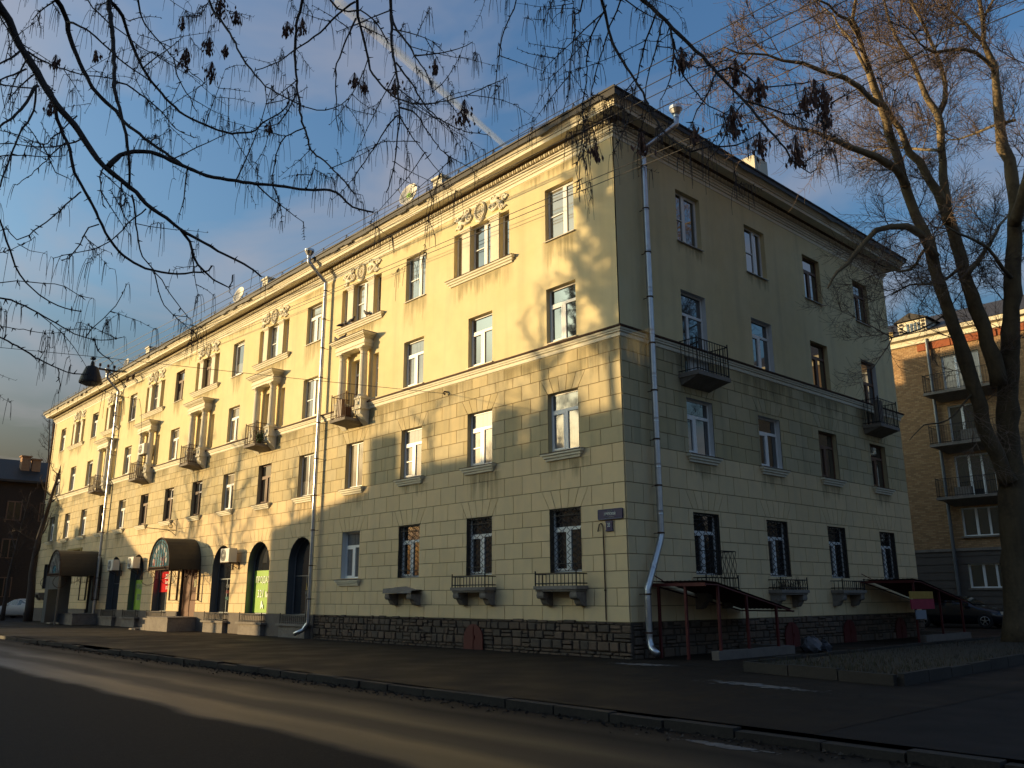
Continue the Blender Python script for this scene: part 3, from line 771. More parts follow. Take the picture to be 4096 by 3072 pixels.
con.add([(-.18,-.38,-.44),(.18,-.38,-.44),(.18,-.38,-.6),(-.18,-.38,-.6),(.17,-.20,-.82),(-.17,-.20,-.82),(.15,-.03,-.98),(-.15,-.03,-.98),(-.18,-.02,-.44),(.18,-.02,-.44)], [(0,1,2,3),(3,2,4,5),(5,4,6,7),(0,3,5,8),(8,5,7),(1,9,4,2),(9,6,4)])
con.lathe([(0, -.46), (.06, -.46), (.08, -.44), (.04, -.42)], (0, 0, -.22), 10, 'y'); con = con.mesh('pedestal', M['cream'])
slab = MB(); slab.box(-.54, .52, -.80, -.021, 0, .10); slab.add([(-.50,-.76,0),(.48,-.76,0),(.4,-.03,-.12),(-.4,-.03,-.12)], [(0,1,2,3)])
slab.add([(-.50,-.76,0),(-.4,-.03,-.12),(-.50,-.03,0)], [(0,1,2)]); slab.add([(.48,-.76,0),(.48,-.03,0),(.4,-.03,-.12)], [(0,1,2)]); slab = slab.mesh('balcony', M['conc'])
rail = railing(-.51, .49, .76, .88, 0).mesh('railing', M['rust'])
for k in (3, 5, 7, 9, 11):
    c = FX[k]
    bal = place('balcony', slab, 0, c, 0, 7.62)
    link('railing', rail, bal, (0, 0, .10))
    for s in (-.72, .72):
        link('column', colm, bal, (s, -.24, .83)); link('pedestal', con, bal, (s, 0, .83))
    link('entablature', ent, bal, (0, 0, 2.75))
    if k == 5:
        b = MB()
        for i in range(26):
            a = rnd.uniform(0, 6.28); x_, y = .35+rnd.uniform(-.1, .1), -.55+rnd.uniform(-.1, .1); z_ = rnd.uniform(.3, .75)
            b.tube([(x_, y, .2), (x_+.1*math.cos(a), y+.1*math.sin(a), z_), (x_+.2*math.cos(a), y+.2*math.sin(a), z_-.05)], [.02, .03, .005], 4)
        b.lathe([(.1, .1), (.14, .3), (0, .3)], (.35, -.55, 0), 8); b.build('potted_plant', mat('pot_plant_leaf', (.05, .09, .03), .7), bal)
    if k == 3:
        b = MB(); b.box(-.25, .15, -.6, -.3, .1, .55); b.box(-.1, .2, -.75, -.62, .1, .8); b.build('stored_boards', M['doorwood'], bal)

# the two plain balconies of the shaded side
sl2 = MB(); sl2.box(0, 1.55, -.70, -.021, 0, .12); sl2.add([(.03,-.66,0),(1.52,-.66,0),(1.42,-.03,-.2),(.1,-.03,-.2)], [(0,1,2,3)]); sl2.add([(.03,-.66,0),(.1,-.03,-.2),(.03,-.03,0)], [(0,1,2)]); sl2.add([(1.52,-.66,0),(1.52,-.03,0),(1.42,-.03,-.2)], [(0,1,2)])
sl2 = sl2.mesh('balcony', M['conc']); rl2 = railing(.03, 1.52, .66, .92, 0, gap=.115).mesh('railing', M['iron'])
for u in (2.42, 13.4):
    bal = place('balcony', sl2, 1, u, 0, 7.32); link('railing', rl2, bal, (0, 0, .12))
    if u > 10:
        b = MB(); b.box(.1, .5, -.6, -.45, .12, 1.0); b.build('stored_boards', M['conc'], bal)

# ground floor: stone flower shelves with iron rails under the barred windows
def bracket():
    b = MB(); pts = [(0, -.02, 0), (0, -.40, 0), (0, -.40, -.10), (0, -.30, -.16), (0, -.22, -.30), (0, -.10, -.36), (0, -.02, -.36)]
    n_ = len(pts); b.add([(-.11, y, z_) for _, y, z_ in pts]+[(.11, y, z_) for _, y, z_ in pts], [tuple(range(n_)), tuple(range(2*n_-1, n_-1, -1))]+[(i, (i+1) % n_, (i+1) % n_+n_, i+n_) for i in range(n_)])
    b.lathe([(0, -.13), (.09, -.13), (.09, .13), (0, .13)], (0, -.31, -.10), 10, 'x'); b.lathe([(0, -.12), (.07, -.12), (.07, .12), (0, .12)], (0, -.14, -.28), 10, 'x'); return b
brk = bracket().mesh('bracket', M['conc'])
def shelf(side, c, z, rail_h, broken=False, wide=.78):
    b = MB()
    if broken:
        xs = [-wide, -wide*.6, -.1, .1, .45, wide]; tops = [.02, .0, .06, .03, -.04, -.05]
        for i in range(5): b.add([(xs[i],-.45,-.13),(xs[i+1],-.45,-.13),(xs[i+1],-.43,tops[i+1]),(xs[i],-.43,tops[i]),(xs[i],-.02,tops[i]+.03),(xs[i+1],-.02,tops[i+1]+.03),(xs[i+1],-.02,-.13),(xs[i],-.02,-.13)], [(0,1,2,3),(3,2,5,4),(0,7,6,1)])
    else:
        b.box(-wide, wide, -.46, -.021, -.09, 0); b.box(-wide+.04, wide-.04, -.42, -.021, -.14, -.09)
    s = place('window_shelf', b.mesh('window_shelf', M['conc']), side, c, 0, z)
    for q in (-.6, .6): link('bracket', brk, s, (q*wide/.78, 0, -.14))
    if rail_h: railing(-wide+.04, wide-.04, .42, rail_h, 0, gap=.13).build('railing', M['iron'], s, False)
    return s
shelf(0, FX[0], 1.72, .30); shelf(0, FX[1], 1.72, .30); shelf(0, FX[2], 1.70, 0, True)
for k in (13, 14): shelf(0, FX[k], 1.85, 0, False, .66)
sh = shelf(1, SX[0], 1.62, .30); 
b = MB()
for z_ in (.3, 1.0): b.tube([(-.55, 0, z_), (-.55, -.45, z_), (.62, -.45, z_), (.62, 0, z_)], .014, 4)
for i in range(13): x_ = -.55+1.17*i/12; b.tube([(x_+(.03 if i % 2 else -.03), -.45, .3+.7*j/4) if (j % 2) else (x_-(.03 if i % 2 else -.03), -.45, .3+.7*j/4) for j in range(5)], .009, 4, caps=False)
b.build('basket_grille', M['iron'], sh)
s2 = shelf(1, SX[1], 1.62, .28); s3 = shelf(1, SX[2], 1.62, .28)
b = MB()
for i in range(70):
    x_, y = rnd.uniform(-.7, .7), rnd.uniform(-.4, -.1); a = rnd.uniform(0, 6.28); h_ = rnd.uniform(.1, .42)
    b.tube([(x_, y, 0), (x_+.06*math.cos(a), y+.06*math.sin(a), h_*.6), (x_+.16*math.cos(a), y+.12*math.sin(a), h_)], [.008, .006, .002], 3)
b.build('dry_plants', mat('dry_plant', (.06, .045, .025), .9), s2, kind='stuff')

# red arched hatches in the plinth
def hatch(side, c, w, h, y):
    b = MB(); b.slab([(-w/2, -.1), (w/2, -.1)]+[(w/2*math.cos(math.pi*i/10), h-w/2+w/2*math.sin(math.pi*i/10)) for i in range(11)], y-.03, y)
    b.box(-.012, .012, y-.045, y-.03, 0, h-.05); b.box(.04, .07, y-.06, y-.03, h*.4, h*.55)
    place('hatch_door', b.mesh('hatch_door', M['red']), side, c, 0, 0)
hatch(0, -5.75, .85, .70, -.09)
for u in (7.2, 10.75, 14.5): hatch(1, u, .8, .70, -.09)

# arched shop windows: sill slab and low iron railing
for k in (4, 5, 6, 8, 9, 10):
    c = FX[k]; b = MB(); b.box(-1.15, 1.15, -.32, -.071, .42, .50); b.box(-1.0, 1.0, -.25, -.071, -.1, .42)
    s = place('window_shelf', b.mesh('window_shelf', M['conc']), 0, c, 0, 0)
    railing(-.98, .98, .22, .30, 0, gap=.14).build('railing', M['iron'], s).location = (0, 0, .5)
# doors
def door(c, z0, z1, nm, two=True):
    b = MB(); b.box(-.95, .95, .10, .15, z0-.02, z1)
    for s in (-1, 1):
        for a, d_ in ((.08, .45), (.5, .92)): b.box(min(s*.06, s*.88), max(s*.06, s*.88), .085, .10, z0+.05+(z1-z0-.1)*a, z0+.05+(z1-z0-.1)*d_)
    b.box(-.01, .01, .08, .10, z0, z1)
    d_ = place('door', b.mesh('door', M[nm]), 0, c, 0, 0)
    MB().tube([(.1, .06, z0+.9), (.1, .02, z0+.95), (.1, .02, z0+1.15), (.1, .06, z0+1.2)], .014, 6).build('handle', M['tin'], d_)
    return d_
dr = door(FX[7], .62, 2.9, 'doorwood'); dr2 = door(FX[11], .62, 2.9, 'revgrey')
for (x0, z0, me), q in zip(DOOR_REVEALS, (dr, dr2)): link('reveal', me, q, (x0-q.location.x, 0, z0))
b = MB(); b.box(.42, .66, .07, .085, 1.95, 2.3); b.build('notice', M['paper'], dr)
# entrance steps
for k, w0 in ((7, 1.15), (11, 1.2)):
    c = FX[k]; b = MB()
    b.box(c-w0, c+w0+.15, -1.35, -.071, -.1, .58); b.box(c-w0-.03, c+w0+.18, -1.38, -.071, .58, .62)
    for i in range(3): b.box(c-w0-.36*(i+1), c-w0-.36*i-.031, -1.3, -.071, -.1, .58-.155*(i+1))
    b.box(c-w0-1.9, c-w0-1.09, -1.5, -.071, -.1, .07)
    b.build('entrance_steps', M['conc'], BLD)

# rain stains below the ledges: thin dirty films with their own ragged shapes
def stain_mat():
    m_ = bpy.data.materials.new('rain_stain'); m_.use_nodes = True; t = m_.node_tree; n = t.nodes; l = t.links; b = n['Principled BSDF']
    b.inputs['Base Color'].default_value = (.20, .17, .095, 1); b.inputs['Roughness'].default_value = .95; b.inputs['Specular IOR Level'].default_value = .1
    tc_ = n.new('ShaderNodeTexCoord'); sp = n.new('ShaderNodeSeparateXYZ'); l.new(tc_.outputs['Generated'], sp.inputs[0]); g = n.new('ShaderNodeNewGeometry'); ns = []
    for sc in ((9, 9, .5), (2.5, 2.5, .9)):
        mp = n.new('ShaderNodeMapping'); mp.inputs['Scale'].default_value = sc; l.new(g.outputs['Position'], mp.inputs[0]); x_ = n.new('ShaderNodeTexNoise'); x_.inputs['Detail'].default_value = 4; x_.inputs['Scale'].default_value = 1; l.new(mp.outputs[0], x_.inputs['Vector']); ns.append(x_.outputs['Fac'])
    def ma(op, a, c, d=None):
        x_ = n.new('ShaderNodeMath'); x_.operation = op
        for i, q in enumerate((a, c)):
            if isinstance(q, (int, float)): x_.inputs[i].default_value = q
            else: l.new(q, x_.inputs[i])
        return x_.outputs[0]
    v = ma('ADD', ma('ADD', ns[0], ns[1]), ma('MULTIPLY', sp.outputs[2], .55))     # stronger near the ledge
    r_ = n.new('ShaderNodeMapRange'); r_.inputs[1].default_value = 1.18; r_.inputs[2].default_value = 1.6; r_.inputs[4].default_value = .36; l.new(v, r_.inputs[0])
    ed = ma('MULTIPLY', ma('MULTIPLY', sp.outputs[0], ma('SUBTRACT', 1, sp.outputs[0])), 6); ed = ma('MINIMUM', ed, 1)
    ed = ma('MULTIPLY', ed, ma('MINIMUM', ma('MULTIPLY', sp.outputs[2], 3), 1))
    l.new(ma('MULTIPLY', r_.outputs[0], ed), b.inputs['Alpha']); return m_
M['stain'] = stain_mat()
def stain_mesh(w, h):
    key = ('stain', w, h)
    if key not in _cache: _cache[key] = MB().add([(-w/2, 0, -h), (w/2, 0, -h), (w/2, 0, 0), (-w/2, 0, 0)], [(0,1,2,3)]).mesh('rain_stain', M['stain'])
    return _cache[key]
def stain(side, c, z, w, h, y=-.0235): place('rain_stain', stain_mesh(w, h), side, c, y, z)
for k, c in enumerate(FX):
    stain(0, c, 11.55 if k % 2 == 0 else 11.33, 1.5 if k % 2 == 0 else 3.2, (1.2, .75, 1.4, .5)[k % 4])
    stain(0, c+.2, 5.03, 1.7, (.7, 1.1, .5)[k % 3])
    stain(0, c+1.76, 8.02, 3.0, (1.1, .7, .9, 1.3)[k % 4])
    if k in (0, 1, 2, 4, 6, 8, 10): stain(0, c, 13.8, 3.4, .45)
for k, c in enumerate(SX): stain(1, c, 11.5, 1.5, .5); stain(1, c, 8.02, 3.4, .9); stain(1, c, 5.0, 1.7, .6)
# ------------------------------------------------------------------ things fixed to the building
def pipe(name, label, path, r, clamps, matn, group=None, funnel=None, clampmat='rust', seams=True):
    t = thing(name, label, 'downpipe', path[-1], group=group); org = Vector(path[-1])
    b = MB(); pts = [Vector(q)-org for q in path]
    dense = []
    for i, q in enumerate(pts):
        if 0 < i < len(pts)-1:
            a = (pts[i-1]-q); c = (pts[i+1]-q); dense += [q+a.normalized()*min(.10, a.length/3), q, q+c.normalized()*min(.10, c.length/3)]
        else: dense.append(q)
    b.tube(dense, r, 12)
    b.build('pipe', M[matn], t, True)
    if seams:
        for i in range(len(pts)-1):
            d = pts[i+1]-pts[i]; n = int(d.length/1.2)
            for j in range(n):
                c = pts[i]+d*((j+.5)/n); dd = d.normalized(); MB().tube([c-dd*.03, c-dd*.02, c+dd*.09, c+dd*.10], [r*1.09, r*1.05, r*1.05, r*1.08], 12).build('pipe_joint', M[matn], t, True)
    for p_, nrm in clamps:
        b = MB(); p_ = Vector(p_)-org; b.tube([p_-Vector((0,0,.02)), p_+Vector((0,0,.02))], r*1.16, 12)
        b.tube([p_, p_-Vector(nrm)*.26], .012, 4); b.build('pipe_clamp', M[clampmat], t)
    if funnel:
        b = MB(); q = Vector(funnel)-org; b.lathe([(r, -.1), (r*1.1, -.02), (.175, .14), (.19, .16), (.19, .25), (.17, .25), (.15, .1), (0, .05)], tuple(q), 14); b.build('hopper', M[matn], t, False)
    return t
for x_, lab in ((-15.0, 'bright galvanised downpipe on the long front, beside the first dark arch from the corner'),
                (-39.6, 'galvanised downpipe on the far part of the long front, beside the far arched awning')):
    y = -.24
    path = [(x_-.25, -.92, 14.78), (x_-.25, -.92, 14.55), (x_, y, 13.75), (x_, y, .55), (x_-.12, -.36, .30), (x_-.30, -.62, .16)]
    pipe('downpipe', lab, path, .074, [((x_, y, z_), (0, -1, 0)) for z_ in (13.4, 12.2, 11.0, 9.8, 8.0, 6.6, 5.2, 3.9, 2.6, 1.4)], 'tin', 'downpipes', (x_-.25, -.92, 14.82))
path = [(.92, 1.75, 14.78), (.92, 1.72, 14.5), (.24, 1.02, 13.75), (.24, 1.04, 2.95), (.24, .98, 2.78), (.26, .38, 1.62), (.27, .36, 1.4), (.27, .36, .42), (.34, .33, .25), (.55, .30, .12)]
pipe('downpipe', 'galvanised downpipe down the shaded side near the corner, kinked towards the corner at its foot', path, .082, [((.24, 1.03, z_), (1, 0, 0)) for z_ in (13.2, 11.9, 10.6, 9.3, 8.0, 6.7, 5.4, 4.2, 3.0)]+[((.27, .36, z_), (1, 0, 0)) for z_ in (1.5, .6)], 'tin', 'downpipes', (.92, 1.75, 14.82))
pipe('downpipe', 'thin brown downpipe on the far left edge of the long front', [(-53.75, -.14, 13.9), (-53.75, -.14, .2), (-53.75, -.3, .1)], .05, [((-53.75, -.14, z_), (0, -1, 0)) for z_ in (4, 8, 12)], 'rust', 'downpipes', None, 'rust', False)

# street name plate and house number
t = thing('street_sign', 'dark blue street name plate with white Cyrillic lettering near the corner', 'street sign', (-.49, -.03, 3.46))
b = MB(); pts = []
w, h = .41, .13
for cx_, cz_, a0 in ((w-.03, h-.03, 0), (-w+.03, h-.03, 90), (-w+.03, -h+.03, 180), (w-.03, -h+.03, 270)):
    for i in range(4): a = R(a0+30*i); pts.append((cx_+.03*math.cos(a), cz_+.03*math.sin(a)))
b.slab(pts, -.03, 0, back=True); b.tube([(x_*.97, -.03, z_*.93) for x_, z_ in pts+pts[:1]], .008, 5); b.build('plate', M['signblue'], t)
text_mesh('УЛИЦА', .058, M['letterdim'], t, (0, -.034, .075), sx=.9); text_mesh('КРУПСКОЙ', .095, M['letter'], t, (0, -.034, 0), sx=.72); text_mesh('ULITSA KRUPSKOY', .04, M['letterdim'], t, (0, -.034, -.078), sx=.85)
t = thing('house_number', 'small dark blue plate with the white house number 35', 'house number', (-.53, -.03, 3.165))
b = MB(); b.slab([(-.12, -.13), (.12, -.13), (.125, -.11), (.105, -.08), (.105, .08), (.125, .11), (.12, .13), (-.12, .13), (-.125, .11), (-.105, .08), (-.105, -.08), (-.125, -.11)], -.03, 0, back=True); b.build('plate', M['signblue'], t)
text_mesh('35', .135, M['letter'], t, (0, -.034, .02), sx=.75)
tag(MB().tube([(-.92, -.05, 3.05), (-.86, -.055, 3.22), (-.80, -.05, 3.25), (-.74, -.05, 3.18), (-.735, -.045, 2.0), (-.73, -.045, .88)], .015, 6).ball((-.735, -.045, 1.6), .03, .03, .03).build('wall_conduit', M['rust'], None), 'thin rusty conduit with a hooked top below the house number', 'conduit')

# air conditioners
def aircon(x_, z_, label, s=1.0, out=.22):
    t = thing('air_conditioner', label, 'air conditioner', (x_, -out, z_), group='air conditioners on the front')
    b = MB(); b.box(-.42, .42, -.34, 0, 0, .58); b.box(-.40, .40, -.355, -.34, .02, .56); b.build('casing', M['acwhite'], t)
    b = MB(); b.lathe([(0, -.36), (.235, -.36), (.25, -.352)], (-.12, 0, .29), 20, 'y')
    b.build('fan_recess', M['black'], t)
    b = MB()
    for r_ in (.06, .12, .18, .24): b.tube([(-.12+r_*math.cos(a*math.pi/8), -.372, .29+r_*math.sin(a*math.pi/8)) for a in range(17)], .006, 4, caps=False)
    for a in range(4): b.tube([(-.12-.24*math.cos(a*math.pi/4), -.372, .29-.24*math.sin(a*math.pi/4)), (-.12+.24*math.cos(a*math.pi/4), -.372, .29+.24*math.sin(a*math.pi/4))], .006, 4)
    b.lathe([(0, -.385), (.05, -.38), (.05, -.36)], (-.12, 0, .29), 10, 'y'); b.build('fan_guard', M['acwhite'], t)
    for q in (-.3, .3): b = MB(); b.box(q-.02, q+.02, -.34, out-.02, -.04, 0); b.box(q-.02, q+.02, out-.06, out-.02, -.3, 0); b.tube([(q, -.3, -.03), (q, out-.05, -.3)], .012, 4); b.build('bracket', M['rust'], t)
    return t
aircon(-21.8, 2.93, 'white air conditioner beside the arch with the plain dark glass, nearest the corner')
aircon(-33.35, 2.98, 'white air conditioner on the ground floor above the far green banner')
aircon(-36.5, 2.95, 'shaded white air conditioner beside the far arched awning')
aircon(-33.5, 9.05, 'white air conditioner high up beside a balcony column', 1, .22)

# banners and lettering behind the arched glass
def glass_sheet(k, z0, z1, matn, name, label, cat, w=.86):
    t = thing(name, label, cat, (FX[k], .28, 0)); b = MB(); n = 12
    for i in range(n):
        a, c = -w+2*w*i/n, -w+2*w*(i+1)/n; y = lambda q: -.012+.010*math.sin(q*7)
        b.add([(a, y(a), z0), (c, y(c), z0), (c, y(c), z1), (a, y(a), z1), (a, .004, z0), (c, .004, z0), (c, .004, z1), (a, .004, z1)], [(0,1,2,3), (5,4,7,6), (3,2,6,7), (1,0,4,5)])
    b.build('cloth', M[matn], t); return t
rx = (R(90), 0, 0)
t = glass_sheet(5, .86, 2.55, 'green', 'green_banner', 'lime green sale banner with white lettering behind the near sunlit arch', 'banner')
text_mesh('ПРОДАЖА', .36, M['letter'], t, (.10, -.035, 2.16), rx, .80); text_mesh('321 м²', .44, M['letter'], t, (.12, -.035, 1.6), rx, .9)
b = MB(); b.add([(-.12,-.035,1.02),(-.05,-.035,1.02),(-.05,-.035,1.16),(-.12,-.035,1.16)], [(0,1,2,3)]); b.add([(.12,-.035,1.02),(.05,-.035,1.02),(.05,-.035,1.12),(.12,-.035,1.2)], [(3,2,1,0)])
b.add([(-.10,-.035,1.18),(.0,-.035,1.06),(.08,-.035,1.14),(.0,-.035,1.32),(-.08,-.035,1.34)], [(0,1,2,3,4)]); b.build('emblem', M['letter'], t)
t = glass_sheet(9, .86, 2.4, 'green', 'green_banner', 'shaded green banner in the far arch under an air conditioner', 'banner')
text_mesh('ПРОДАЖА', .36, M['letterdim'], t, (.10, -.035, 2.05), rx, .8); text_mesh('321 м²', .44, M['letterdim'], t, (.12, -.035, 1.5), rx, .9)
t = glass_sheet(8, 1.75, 2.75, 'redban', 'red_banner', 'bright red banner with white writing beside the brown door', 'banner')
text_mesh('ZШ', .30, M['letter'], t, (.05, -.035, 2.5), rx, .9); text_mesh('Зал', .22, M['letter'], t, (.05, -.035, 2.22), rx, .9); text_mesh('5%', .22, M['letter'], t, (.12, -.035, 1.95), rx, .9)
t = thing('window_lettering', 'small white and gold lettering on the first dark arch from the corner', 'lettering', (FX[4], .30, 0))
text_mesh('ОТЕЛЬ', .14, M['letterdim'], t, (.15, -.02, 1.62), rx, .8, 'line'); text_mesh('INN', .13, M['letterdim'], t, (.15, -.02, 1.44), rx, .9, 'line')
b = MB()
for s in (-1, 0, 1): b.add([(.15+s*.13-.05, -.02, 1.78), (.15+s*.13+.05, -.02, 1.78), (.15+s*.13+.015, -.02, 2.1-.1*abs(s)), (.15+s*.13-.015, -.02, 2.1-.1*abs(s))], [(0,1,2,3)])
b.box(-.05, .35, -.024, -.02, 1.74, 1.77); b.build('emblem', M['gold'], t)
t = thing('window_lettering', 'small white, red and teal lettering on the dark arch beside the brown door', 'lettering', (FX[6], .30, 0))
text_mesh('ООКЕ', .17, M['letterdim'], t, (.1, -.02, 1.95), rx, .8, 'line'); text_mesh('ЛОЗ', .17, M['redglass'], t, (.1, -.02, 1.7), rx, .8, 'line'); text_mesh('ЧАС', .19, M['teal'], t, (.1, -.02, 1.42), rx, .8, 'line')
t = thing('gold_sign', 'faded gold sign board on the wall above the far arched awning', 'sign', (-45.35, -.05, 4.28))
b = MB(); b.box(-1.5, 1.5, -.02, .025, -.26, .26); b.build('board', M['gold'], t)
b = MB(); x_ = -1.35
while x_ < 1.3:
    h_ = rnd.uniform(.12, .18); b.box(x_, x_+.035, -.05, -.02, -h_, h_)
    if rnd.random() < .6: z_ = rnd.choice((-h_, 0, h_-.04)); b.box(x_+.035, x_+.12, -.05, -.02, z_, z_+.04)
    x_ += rnd.uniform(.11, .2)
b.build('lettering', mat('dull_gold_letters', (.20, .13, .04), .5), t)

# barrel awnings over the two doors
def awning(c, label, lit, dp=1.45, z0=2.72, r_=1.25, sheet=True, zsp=2.95):
    t = thing('entrance_awning', label, 'awning', (c, -.03, z0))
    b = MB(); n = 16; th = .03
    P = [(-r_, 0)]+[(-r_*math.cos(math.pi*i/n), zsp-z0+r_*.98*math.sin(math.pi*i/n)) for i in range(n+1)]+[(r_, 0)]
    for (a, za), (d, zb) in zip(P, P[1:]):
        b.add([(a, 0, za), (d, 0, zb), (d, -dp, zb), (a, -dp, za)], [(0,1,2,3)]); s = 1-th/r_
        b.add([(a*s, 0, za*s), (d*s, 0, zb*s), (d*s, -dp, zb*s), (a*s, -dp, za*s)], [(3,2,1,0)]); b.add([(a, -dp, za), (d, -dp, zb), (d*s, -dp, zb*s), (a*s, -dp, za*s)], [(0,1,2,3)])
    b.build('roof_sheet', M['fabric'], t)
    b = MB(); b.tube([(x_, -dp-.01, z_) for x_, z_ in P], .028, 6); b.tube([(x_*.86, -dp-.01, z_*.86+.02) for x_, z_ in P], .012, 4)
    for i in range(1, 8):
        x_ = -r_+2*r_*i/8; zt = zsp-z0+math.sqrt(max(0, (r_*.95)**2-x_**2)); b.tube([(x_, -dp-.012, 0.02), (x_, -dp-.012, zt)], .010, 4)
    for z_ in (.0, .13): b.tube([(-r_, -dp-.01, z_), (r_, -dp-.01, z_)], .02, 5)
    for i in range(17): x_ = -r_+.08+(2*r_-.16)*i/16; b.tube([(x_, -dp-.015, .02), (x_, -dp-.03, .065), (x_, -dp-.015, .12)], .016, 4)
    b.build('frame', M['rust'], t)
    b = MB(); zb = zsp-z0; y = -dp+.01
    gl = [(x_*.95, z_*.95+.15*(z_ < .1)) for x_, z_ in P]; b.slab([(gl[0][0], .16)]+gl[1:-1]+[(gl[-1][0], .16)], y, y+.012, 0)
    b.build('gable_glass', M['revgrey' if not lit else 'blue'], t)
    b = MB()
    for i in range(9):
        a = math.pi*(i+.5)/9; b.ball((-.78*math.cos(a), y-.004, zb+.05+.78*math.sin(a)), .09, .008, .13, 7, 4, 0)
    b.ball((0, y-.006, zb+.12), .42, .008, .26, 10, 4, 1)
    for i in range(5): b.ball((-.6+.3*i, y-.004, zb+.42), .05, .008, .10, 6, 4, 0)
    b.build('glass_pattern', [M['letterdim'], M['blue']], t)
    b = MB(); q = -.78
    for _ in range(7): b.box(q, q+.05, y-.012, y-.002, .2, .2+rnd.uniform(.28, .4)); q += rnd.uniform(.16, .28)
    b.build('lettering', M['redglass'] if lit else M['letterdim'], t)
    for s in (-1, 1):
        b = MB()
        b.box(s*r_-.03, s*r_+.03, -.06, 0, -1.35, 0); b.box(s*r_-.03, s*r_+.03, -.40, -.34, -1.35, .0); b.box(s*r_-.03, s*r_+.03, -.40, 0, -1.38, -1.35); 
        b.tube([(s*r_, -.37, 0), (s*r_, -.37, -.1), (s*r_, -.7, -.35), (s*r_, -1.1, -.42), (s*r_, -1.3, -.1), (s*r_, -1.0, .0)], .014, 5)
        b.tube([(s*r_, -dp+.02+.35*math.cos(a*.5), -.35+.33*math.sin(a*.5)) for a in range(13)], .013, 4)
        for i in range(6): b.tube([(s*r_, -.55-.15*i, 0), (s*r_, -.55-.15*i, -.5+.04*i)], .010, 4)
        b.build('bracket', M['rust'], t)
    b = MB()
    for i in range(9): x_ = -r_+2*r_*i/8; b.tube([(x_, -dp, 0), (x_, -dp, -.16-.1*(i % 2))], .010, 4)
    b.build('fringe', M['rust'], t)
    return t
awning(FX[7], 'sunlit dark barrel awning with a blue stained glass gable over the brown door', True)
t = awning(FX[11], 'shaded dark barrel awning over the far shop entrance', False, 2.2)
b = MB()
b.box(-1.25, -1.18, -2.2, -.9, -2.6, .0); b.box(-1.25, -.6, -2.25, -2.2, -2.6, .0); b.box(-1.25, 1.25, -2.24, -2.16, -.75, -.05)
b.box(1.15, 1.22, -2.2, -2.12, -2.7, 0); b.build('porch_wall', M['revgrey'], t)

# scrolled sign bracket left without its sign
t = thing('sign_bracket', 'empty wrought iron sign bracket with a scroll above the sunlit awning', 'bracket', (-28.9, 0, 4.75))
b = MB(); b.tube([(0, -.02, .55), (0, -.02, -.3)], .02, 5); b.tube([(0, -.03, -.05), (0, -1.5, .02)], .018, 5); b.tube([(0, -.03-.26+.2*(1-i/22)*math.cos(i*.45), .18+.2*(1-i/22)*math.sin(i*.45)) for i in range(20)], .014, 5); b.tube([(0, -.02, -.3), (0, -.25, -.12), (0, -.5, -.02)], .014, 5); b.build('bracket_arm', M['iron'], t)

# satellite dishes
def dish(x_, z_, r_, label, green):
    t = thing('satellite_dish', label, 'satellite dish', (x_, -.1, z_), group='satellite dishes on the eaves'); ax = Vector((.15, -.95, .25)).normalized()
    b = MB(); q = ax.to_track_quat('Z', 'Y')
    prof = [(0, -.02), (r_*.5, .0), (r_*.85, .06), (r_, .11), (r_*1.02, .11), (r_*.85, .04), (0, -.04)]
    b.lathe(prof, n=24); b.v = [tuple(q @ Vector((v[0], v[1]*1.08, v[2]))+Vector((0, 0, r_*.9))) for v in b.v]; b.build('reflector', M['dish'], t, True)
    b = MB(); c = Vector((0, 0, r_*.9)); b.tube([c+q @ Vector((0, -r_, .1)), c+q @ Vector((0, -r_*.4, .55))], .012, 5); b.ball(tuple(c+q @ Vector((0, -r_*.35, .58))), .04, .05, .04); b.build('feed_arm', M['tin'], t)
    b = MB(); b.tube([(0, .12, -.3), (0, .12, r_*.8), tuple(c-ax*.05)], .022, 6); b.build('mast', M['iron'], t)
    if green:
        b = MB(); k = 18; f = .004
        def disc(cx_, cy_, rr, mi, sx=1.):
            n = len(b.v); b.add([tuple(c+q @ Vector((cx_+rr*sx*math.cos(a*2*math.pi/k), cy_+rr*math.sin(a*2*math.pi/k), .045+.02))) for a in range(k)], [tuple(range(k))], mi)
        disc(-.02, -.02, .11, 0); disc(-.02, .0, .035, 1)
        def quad(p_, mi): b.add([tuple(c+q @ Vector((x2, y2, .068))) for x2, y2 in p_], [(0,1,2,3)], mi)
        quad([(.10, .10), (.14, .10), (.19, -.12), (.15, -.12)], 1); quad([(.20, .10), (.24, .10), (.22, -.1), (.19, -.02)], 1)
        b.build('printed_mark', [M['dishgreen'], mat('brown_print', (.16, .12, .05), .6)], t)
dish(-9.5, 15.2, .42, 'round satellite dish with a green disc mark on the eave nearest the corner', True)
dish(-23.4, 15.2, .38, 'satellite dish on the eave half way along the front', False)
dish(-38.9, 15.15, .26, 'tiny satellite dish on the far eave above the crossarm', False)

